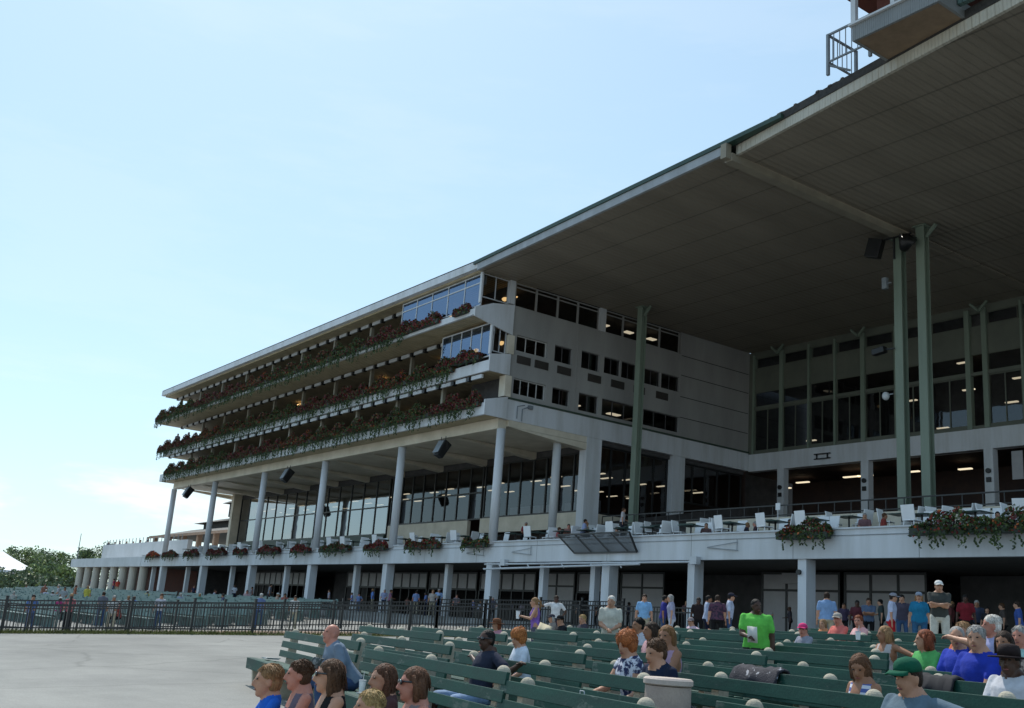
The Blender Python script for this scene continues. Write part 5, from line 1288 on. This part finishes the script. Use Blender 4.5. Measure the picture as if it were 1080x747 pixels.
sit(590,648.5,6,lean=6,head=25,hair='short',haircol=BROWN,hat=('cap',BLK),top=c((.015,.016,.02)),w=1.15,L='lap',R='hold',label='man in a black cap and black shirt holding a pale paper in the back rows')
sit(581,647.5,7,lean=6,f=1,hair='bob',haircol=GREY,hat=('cap',(.05,.05,.07)),top=c((.25,.22,.2)),L='lap',R='lap',label='person in a dark cap close behind the man in the black cap')
sit(613.5,648,7,lean=4,head=25,hair='short',haircol=BLOND,top=c((.07,.06,.08)),L='lap',R='lap',child=.3,label='blond child in a dark shirt in the back rows left of the man in cream')
sit(728,651,9,lean=2,head=30,hair='short',haircol=BROWN,hat=('cap',(.3,.25,.26)),top=c(PINKW),L='spread',R='lap',label='man in a pale pink shirt with one arm along the bench back')
sit(846,657.5,8,lean=4,head=35,hair='short',haircol=BROWN,hat=('cap',(.75,.06,.22)),top=c((.32,.33,.40)),L='lap',R='lap',child=.3,skin='pink',label='child in a bright pink cap and grey shirt')
sit(883,646,10,lean=3,head=35,hair='short',haircol=GREY,hat=('cap',(.45,.4,.35)),top=c(SALM),L='lap',R='lap',skin='pink',label='man in a salmon shirt and tan cap, left of the two in salmon')
sit(905,648,10,lean=3,head=30,f=1,hair='short',haircol=REDH,top=c((.75,.25,.25),(.7,.5,.5)),L='lap',R='lap',skin='pink',label='woman in a lighter salmon shirt, right of the two in salmon')
sit(867,653,11,lean=3,head=20,f=1,hair='bob',haircol=SANDY,top=c((.62,.25,.12)),sleeve=.3,L='lap',R='lap',child=.3,label='child in an orange top below the man in the light blue tee')
sit(932,659,7,lean=4,head=-25,f=1,hair='long',haircol=SANDY,hairlen=.25,top=c((.55,.52,.52)),sleeve=0,L=(.66,.02,.36),R='lap',skin='tan',label='woman in a pale tank top reaching one bare arm along the bench')
sit(974,662.5,6,lean=6,head=-40,f=1,hair='bob',haircol=REDH,top=c((.12,.48,.14)),sleeve=.6,L='lap',R='lap',label='woman with red brown hair in a light green tee')
sit(905,688,3,lean=10,head=30,nod=22,f=1,hair='bob',haircol=(.13,.06,.03),top=c((.08,.12,.34),(.62,.64,.72),'stripe'),sleeve=0,L='hold',R='hold',skin='tan',res=.014,label='woman in a blue and white striped sleeveless top looking down')
sit(956,692.5,2,lean=6,head=5,nod=8,hair='short',haircol=DKBR,hat=('cap',(.008,.11,.06)),top=c((.13,.19,.24)),sleeve=.7,w=1.2,L=(.78,-.12,.30),R='lap',res=.014,label='man in a dark green cap and slate shirt with an arm stretched along the bench')
sit(1009,658.5,6,lean=6,head=40,hair='buzz',haircol=GREY,top=c((.03,.06,.48)),L='raise',R='lap',w=1.1,label='man in a royal blue polo raising a hand to his face')
sit(1029,658,5,lean=4,head=30,hair='short',haircol=GREY,top=c((.02,.045,.40)),L='lap',R='hold',w=1.15,label='grey haired man in a royal blue polo, right of the two blue polos')
sit(1015,655,7,lean=4,head=20,hair='short',haircol=SANDY,top=c((.62,.16,.08)),child=.2,L='lap',R='lap',label='sandy haired child in an orange shirt behind the blue polo shirts')
sit(1045,647,7,lean=8,head=-30,hair='short',haircol=WHITEH,top=c(LAV),w=1.1,L='lap',R='lap',skin='pink',label='white haired man in a lavender shirt turning away to the right')
sit(1058,664,6,lean=6,head=20,f=1,hair='bob',haircol=DKBR,top=c((.05,.03,.03),(.4,.3,.25),'print'),L='chin',R='lap',skin='tan',label='dark haired woman in a brown patterned top with her hand near her chin')
sit(1063,680,4,lean=6,head=25,hair='short',haircol=BLACK,hat=('straw',(.03,.02,.02)),top=c((.62,.63,.68)),sleeve=.7,w=1.2,L='spread',R='lap',skin='dark',res=.014,label='man in a white shirt and dark brimmed hat at the right edge')
sit(1075,658.5,7,lean=5,head=20,hair='short',haircol=GREY,top=c(MINT),L='lap',R='lap',skin='pink',label='red faced man in a mint shirt cut by the right edge')
# --- standing on the apron
stand(564,630,24,1.66,'L',f=1,hair='pony',haircol=SANDY,top=c(PURP),sleeve=0,bottom=c((.10,.10,.14)),R='down',L='cup',label='woman in a purple sleeveless top holding a white cup')
stand(645,628,20.5,1.78,'C',head=-15,hair='short',haircol=WHITEH,top=c((.66,.63,.54)),bottom=c((.58,.54,.42)),L='front',R='front',w=1.0,label='white haired man in a cream shirt and cream trousers with hands joined')
stand(798,631,16.5,1.80,'C',head=30,hair='buzz',haircol=BLACK,skin='dark',top=c(LIME),bottom=c(DKG),L='down',R='hold',w=1.2,label='man in a bright lime green t-shirt standing among the benches')
stand(990,612.5,24.5,1.82,face='C',fix=1.82,head=10,hair='short',haircol=BROWN,hat=('cap',(.75,.75,.73)),top=c((.06,.065,.06)),bottom=c((.62,.60,.52)),bottom_kind='shorts',L='crossed',R='crossed',w=1.12,res=.018,label='man in a white cap, dark grey shirt and white shorts with folded arms')
stand(587,628,32,1.72,'C',hair='short',haircol=DKBR,skin='dark',top=c(WHT),bottom=c(NAVY),R='point',L='hips',label='man in a white tee pointing under the deck')
stand(680,626.5,32,1.74,'C',hair='short',haircol=DKBR,top=c((.26,.50,.80)),bottom=c(KHAKI),L='down',R='down',label='man in a sky blue tee standing by the fence between the posts')
stand(702,628,33,1.70,'R',hair='short',haircol=BLACK,skin='tan',top=c((.05,.05,.28)),bottom=c(JEAN),label='person in a deep blue shirt turned right beside the sky blue tee')
stand(707,627,31.5,1.70,'L',f=1,hair='bob',haircol=GREY,top=c((.40,.40,.55)),bottom=c((.55,.58,.66)),label='person in pale grey lavender clothes left of the white post')
stand(737,630,33.5,1.68,'C',hair='short',haircol=BLACK,skin='dark',top=c((.03,.02,.02)),bottom=c(BLK),label='person in very dark clothes just right of the white post')
stand(748,628,32.5,1.74,'R',hair='short',haircol=BLACK,skin='tan',top=c((.46,.52,.68)),bottom=c(NAVY),sleeve=1.2,label='man in a long sleeved pale blue shirt seen from the side')
stand(757,627.5,31.5,1.74,'A',hair='short',haircol=DKBR,top=c((.10,.04,.07),(.03,.02,.04),'print'),bottom=c(BLK),w=1.15,label='person in a dark plum plaid shirt seen from behind')
stand(771.5,625.5,31.5,1.80,'R',hair='short',haircol=BLACK,hat=('cap',(.03,.03,.05)),top=c((.52,.58,.74)),bottom=c(JEAN),sleeve=.8,label='man in a dark cap, whitish shirt and blue jeans')
stand(872,624.5,31,1.80,'A',hair='short',haircol=DKBR,top=c((.24,.38,.62)),bottom=c(KHAKI),w=1.15,label='man in a light blue tee seen from behind near the pale panels')
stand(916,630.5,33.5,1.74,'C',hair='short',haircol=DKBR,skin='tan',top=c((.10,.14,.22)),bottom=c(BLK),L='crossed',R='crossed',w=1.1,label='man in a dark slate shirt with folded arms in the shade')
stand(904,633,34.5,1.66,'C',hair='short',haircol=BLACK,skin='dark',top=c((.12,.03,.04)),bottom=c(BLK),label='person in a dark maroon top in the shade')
stand(942,625.5,30,1.78,'R',hair='short',haircol=DKBR,hat=('cap',(.3,.3,.35)),top=c((.55,.60,.78)),bottom=c((.50,.02,.03)),bottom_kind='shorts',label='man in a pale shirt and bright red shorts')
stand(951,627,32.5,1.72,'C',hair='short',haircol=BLACK,top=c((.08,.07,.10)),bottom=c((.05,.10,.20)),label='person in a dark top beside the red shorts')
stand(969,624.5,29.5,1.72,'C',f=1,hair='bob',haircol=SANDY,hat=('cap',(.3,.34,.42)),top=c((.02,.20,.36)),bottom=c((.04,.13,.25)),w=1.15,label='woman in a teal blue tee with a bag strap left of the white cap man')
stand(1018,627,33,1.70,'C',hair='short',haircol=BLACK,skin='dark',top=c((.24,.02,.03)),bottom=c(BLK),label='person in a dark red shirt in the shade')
stand(1072,634,31,1.70,'L',hair='short',haircol=DKBR,top=c((.05,.10,.34)),bottom=c(JEAN),label='person in a blue shirt standing at the far right edge')
stand(1041,640,34,1.66,'C',f=1,hair='long',haircol=BLACK,top=c((.02,.02,.025)),bottom=c(BLK),label='person in black standing before the pale door panels at the right')
# --- behind the fence, in the shade below the deck
far=[(347,622,'L',(.42,.40,.48),NAVY,'grey'),(371,625,'L',(.30,.34,.62),NAVY,'violet'),(379,626,'C',(.20,.28,.52),JEAN,'dull blue'),(393,621,'L',(.14,.26,.62),KHAKI,'bright blue'),(406,621.5,'C',(.34,.38,.58),NAVY,'lavender'),(413,622,'R',(.30,.14,.22),BLK,'rose'),(439.5,623,'A',(.24,.32,.56),KHAKI,'steel blue'),(449,624.5,'L',(.12,.18,.40),NAVY,'navy blue'),(457,622,'C',(.50,.44,.40),KHAKI,'beige'),(463.5,621,'C',(.34,.50,.80),JEAN,'sky blue'),(482,627,'C',(.20,.16,.18),BLK,'charcoal'),(430,630,'C',(.20,.10,.08),BLK,'brown'),(499,632,'L',(.24,.26,.50),NAVY,'indigo'),(507,634,'R',(.45,.45,.55),NAVY,'pale grey'),(520,630,'C',(.10,.10,.14),BLK,'black'),(248,617,'C',(.62,.64,.70),NAVY,'white'),(286,616,'R',(.25,.27,.32),NAVY,'slate'),(266,619,'L',(.18,.13,.14),BLK,'dark brown'),(205,618,'C',(.05,.05,.09),BLK,'black and blue')]
HC=[BROWN,DKBR,BLACK,SANDY,GREY]
for i,(px,py,f_,t_,b_,nm) in enumerate(far):
    P=at(px,py,33-(i%3)*.8 if px>330 else 32.4); dist=P.dot(fwd)
    stand(px,py,dist,1.7,f_,hair='short',haircol=HC[i%5],skin=('fair','tan','pink','dark')[i%4],top=c(t_),bottom=c(b_),res=.032,L=('down','front','hips')[i%3],R=('down','hold')[i%2],label='distant person in %s top standing in the %sshade below the deck'%(nm,'' if px>330 else 'far left '),group='people in the shade below the deck')
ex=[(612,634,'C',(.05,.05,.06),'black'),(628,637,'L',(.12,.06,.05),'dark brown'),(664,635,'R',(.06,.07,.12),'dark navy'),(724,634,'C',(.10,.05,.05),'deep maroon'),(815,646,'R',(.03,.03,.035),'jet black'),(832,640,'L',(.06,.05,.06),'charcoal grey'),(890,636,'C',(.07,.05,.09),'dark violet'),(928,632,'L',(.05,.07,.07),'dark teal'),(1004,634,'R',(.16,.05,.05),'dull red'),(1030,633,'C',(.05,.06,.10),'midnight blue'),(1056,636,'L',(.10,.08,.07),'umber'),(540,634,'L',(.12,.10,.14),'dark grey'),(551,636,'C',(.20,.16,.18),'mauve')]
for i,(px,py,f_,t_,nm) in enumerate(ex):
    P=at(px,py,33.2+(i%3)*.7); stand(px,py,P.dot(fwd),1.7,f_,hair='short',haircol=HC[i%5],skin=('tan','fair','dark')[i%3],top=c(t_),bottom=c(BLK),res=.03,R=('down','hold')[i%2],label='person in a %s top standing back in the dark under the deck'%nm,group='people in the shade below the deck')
more=[(765,668,9,(.30,.34,.42),'slate grey'),(700,664,8,(.50,.20,.20),'brick pink'),(820,664,10,(.15,.2,.4),'denim blue'),(955,664,9,(.5,.48,.4),'sand coloured'),(990,672,5,(.40,.42,.5),'pale grey blue'),(1072,668,5,(.08,.08,.1),'near black'),(1040,673,4,(.55,.2,.25),'raspberry'),(868,670,7,(.6,.6,.62),'off white'),(640,664,8,(.2,.25,.2),'olive green')]
for i,(px,py,r_,t_,nm) in enumerate(more[:0]):
    pass
# --- small figures around the far benches on the left
fl=[(27,617,95,'R',(.50,.50,.62),'pale lilac',1),(49,622,80,'A',(.60,.66,.85),'bright white',1),(48,616,110,'C',(.30,.14,.10),'brown',0),(63,617,105,'L',(.55,.52,.55),'light grey',0),(69,619,100,'C',(.40,.42,.44),'grey',0),(64,630,55,'A',(.45,.05,.18),'magenta',1),(93,618,72,'A',(.62,.55,.10),'yellow',0),(91,611.5,120,'C',(.26,.16,.40),'purple',0),(97,611,120,'L',(.10,.07,.16),'black',0),(104,611.5,118,'C',(.55,.55,.60),'white',0),(107.5,611.5,118,'R',(.45,.47,.55),'silver',0),(116.5,611.5,116,'C',(.42,.46,.55),'blue grey',0),(121,610.5,116,'L',(.35,.05,.10),'crimson',0),(125,611,116,'C',(.55,.08,.05),'red',0),(80,617,112,'R',(.50,.20,.12),'rust',0),(142,629,62,'A',(.16,.28,.62),'bright blue',1),(136,628.5,63,'C',(.45,.44,.42),'cream',1),(128,634,58,'L',(.30,.07,.06),'dark red',1),(191,626,66,'A',(.30,.36,.50),'slate blue',1),(237,626.5,62,'L',(.12,.12,.2),'navy',1),(226,622,75,'R',(.4,.42,.5),'grey blue',1),(292,625.5,50,'R',(.55,.40,.32),'peach',1),(301,626,50,'C',(.40,.12,.10),'brick red',1),(15,624,70,'A',(.50,.48,.44),'oatmeal',1),(36,627,62,'C',(.12,.20,.45),'cobalt',0),(56,623.5,75,'A',(.60,.58,.60),'chalk white',1),(76,626,64,'C',(.50,.14,.16),'cherry',0),(110,624,72,'A',(.15,.16,.20),'graphite',0),(121,628,62,'C',(.62,.60,.58),'ivory',0),(156,623,75,'A',(.45,.42,.16),'mustard',1),(171,626,68,'C',(.55,.56,.62),'pearl',0),(211,626,66,'A',(.14,.26,.22),'bottle green',1),(261,622.5,72,'C',(.58,.40,.42),'dusty rose',1),(276,626,60,'A',(.16,.22,.40),'denim',0),(312,628,52,'C',(.62,.62,.60),'bone white',0)]
for i,(px,py,dist,f_,t_,nm,sitting) in enumerate(fl):
    d=ray(px,py); d=d/d.dot(fwd); HT=1.22 if sitting else 1.66
    D_=min((dist*(.7+.006*k) for k in range(100)),key=lambda q:abs((d*q).z-G((d*q).x,(d*q).y)-HT)+.004*abs(q-dist)); P=d*D_
    o=dict(hair='short',haircol=HC[(i*3)%5],skin=('fair','tan','pink')[i%3],top=c(t_),bottom=c((JEAN,KHAKI,BLK)[i%3]),res=.04,label='tiny distant person in a %s top %s the far benches'%(nm,'sitting on' if sitting else 'standing beyond'),group='people around the far benches')
    if i%4==1: o['hat']=('cap',(.6,.6,.58))
    fa=facing(f_,px)
    if sitting: o.update(pose='sit',lean=8,L='lap',R='lap'); hz=1.255
    else: hz=1.668; o.update(L='front',R='down')
    person((P.x,P.y,P.z-hz),fa,1.0,o)
# --- diners on the deck
dn=[(657,535.5,36.6,'R',(.62,.58,.60),(.03,.03,.05),'white',0),(615.5,547.5,34.4,'R',(.34,.40,.62),JEAN,'pale blue',1),(600,553,34.6,'C',(.30,.16,.14),BLK,'brown',1),(621,551,34.9,'L',(.40,.33,.24),BLK,'tan',1),(555,551,34.6,'C',(.26,.05,.06),BLK,'dark red',1),(588,556,34.5,'R',(.42,.12,.12),BLK,'rose',1),(653,556,34.6,'L',(.10,.04,.05),BLK,'maroon',1),(833,548,35,'C',(.16,.05,.06),BLK,'wine red',1),(864,546,35,'L',(.12,.06,.05),BLK,'brown black',1),(912,541.5,35,'C',(.22,.12,.13),BLK,'dusty pink',1),(930,541,35,'R',(.32,.06,.05),BLK,'brick',1),(957,543.5,34.6,'A',(.50,.50,.48),BLK,'cream',1),(1052,540,35,'C',(.25,.05,.05),BLK,'crimson',1),(786,551,35,'R',(.05,.05,.08),BLK,'black',1),(799,550,35,'L',(.08,.05,.06),BLK,'dark',1),(745,552,35,'C',(.16,.1,.1),BLK,'brown grey',1)]
for i,(px,py,Y,f_,t_,b_,nm,s_) in enumerate(dn):
    P=at(px,py,Y); o=dict(hair='short',haircol=HC[i%5],skin=('fair','tan','pink')[i%3],top=c(t_),bottom=c(b_),res=.03,label='diner in a %s top %s the white chairs on the deck'%(nm,'sitting among' if s_ else 'walking behind'),group='diners on the deck')
    if s_: o.update(pose='sit',lean=10,L='lap',R='hold'); hz=1.255
    else: o.update(L='front',R='down'); hz=1.668
    person((P.x,P.y,P.z-hz),facing(f_,px),1.0,o)
# --- heads above the roof parapet and at the balcony end
for i,(px,py,Y) in enumerate([(115,571,37.6),(121,571.5,37.8),(127,570.5,37.6),(134,571,37.9),(141,571,37.6),(148,569.5,37.8),(157,566.5,37.6),(154,571,38)]):
    P=at(px,py,Y); person((P.x,P.y,P.z-1.668),facing('CRLA'[i%4],px),1.0,dict(hair='short',haircol=HC[i%5],top=c(((.1,.1,.12),(.5,.5,.5),(.3,.1,.1))[i%3]),res=.05,label='tiny figure on the colonnade roof terrace against the sky',group='people on the colonnade roof terrace'))
for i,(px,py,Y) in enumerate([(188,457.5,32.6),(200,456,32.7)]):
    P=at(px,py,Y); person((P.x,P.y,P.z-1.668),facing('CL'[i],px),1.0,dict(hair='short',haircol=HC[i],top=c(((.3,.3,.36),(.7,.7,.7))[i]),res=.04,label='person in a %s top at the far end of the middle balcony'%('grey','white')[i]))
# --- things they hold
def hand(sub,side):
    for D in RAW:
        if sub in D['o']['label']:
            wr,dv,_=D['hands'][0 if side=='L' else 1]; p=wr+dv*.10; t=D['t']; M_=Matrix.Rotation(t.rotation_euler.z,3,'Z')
            return Vector(t.location)+M_@(p*t.scale.x)
def sheet(P,w,h,rot,label,m,name='printed_programme',cat='programme'):
    t=thing(name,label,cat,P); t.rotation_euler=rot; mb=MB(); n=6
    for i in range(n+1):
        x=-w/2+w*i/n; mb.v += [(x,.02*sin(i*.9),-h/2),(x,.02*sin(i*.9+.5),h/2)]
    for i in range(n): mb.f.append((2*i,2*i+2,2*i+3,2*i+1)); mb.m.append(0)
    o=mb.build('sheet',m,t,smooth=True); q=o.modifiers.new('t','SOLIDIFY'); q.thickness=.005
newsp=cloth((.46,.46,.44),(.16,.18,.17),'print'); pap=mat('paper',(.75,.73,.68),(.66,.64,.6),rough=.8)
sheet(hand('bald man','L')+Vector((0,-.03,.06)),.30,.24,(-.5,0,-.9),'grey printed programme in the hands of the bald man',newsp)
sheet(hand('lime green','R')+Vector((0,0,.05)),.16,.24,(.2,0,.4),'white folded paper in the hand of the man in lime green',pap,'folded_paper','paper')
sheet(hand('black cap and black','R')+Vector((-.05,-.05,.12)),.30,.40,(-.3,.3,.5),'pale yellow paper held up by the man in the black cap',mat('paper_yellow',(.72,.62,.42),(.62,.52,.34),rough=.8),'folded_paper','paper')
t=thing('paper_cup','white paper cup held out by the woman in purple','cup',hand('purple sleeveless','L')+Vector((0,0,-.02)))
mb=MB(); mb.tube([(0,0,-.06),(0,0,.10)],[.035,.048],16); mb.build('cup_wall',chairw,t); mb=MB(); mb.tube([(0,0,.101),(0,0,.115)],[.052,.05],16); mb.build('cup_lid',steelw,t)
t=thing('concrete_step','low concrete step under the man in the white cap','step',(0,0,0))
for D in RAW:
    if 'white cap, dark' in D['o']['label']: L_=D['t'].location; g=G(L_.x,L_.y); t.location=(L_.x,L_.y,g); h_=max(.1,L_.z-g-.003)
mb=MB(); mb.box(-.6,.6,-.5,.5,-.1,h_); mb.build('step_block',conc,t,bevel=.02)
finish_people()
for D in RAW[:6]: print('NEAR',D['t'].location, D['t'].scale.x, D['t'].location.dot(NV), D['t'].location.dot(UV))
for o in ():
    if o.get('label') and not 4<=len(o['label'].replace('-',' ').split())<=16: print('FIT LONG',o.name,o['label'])
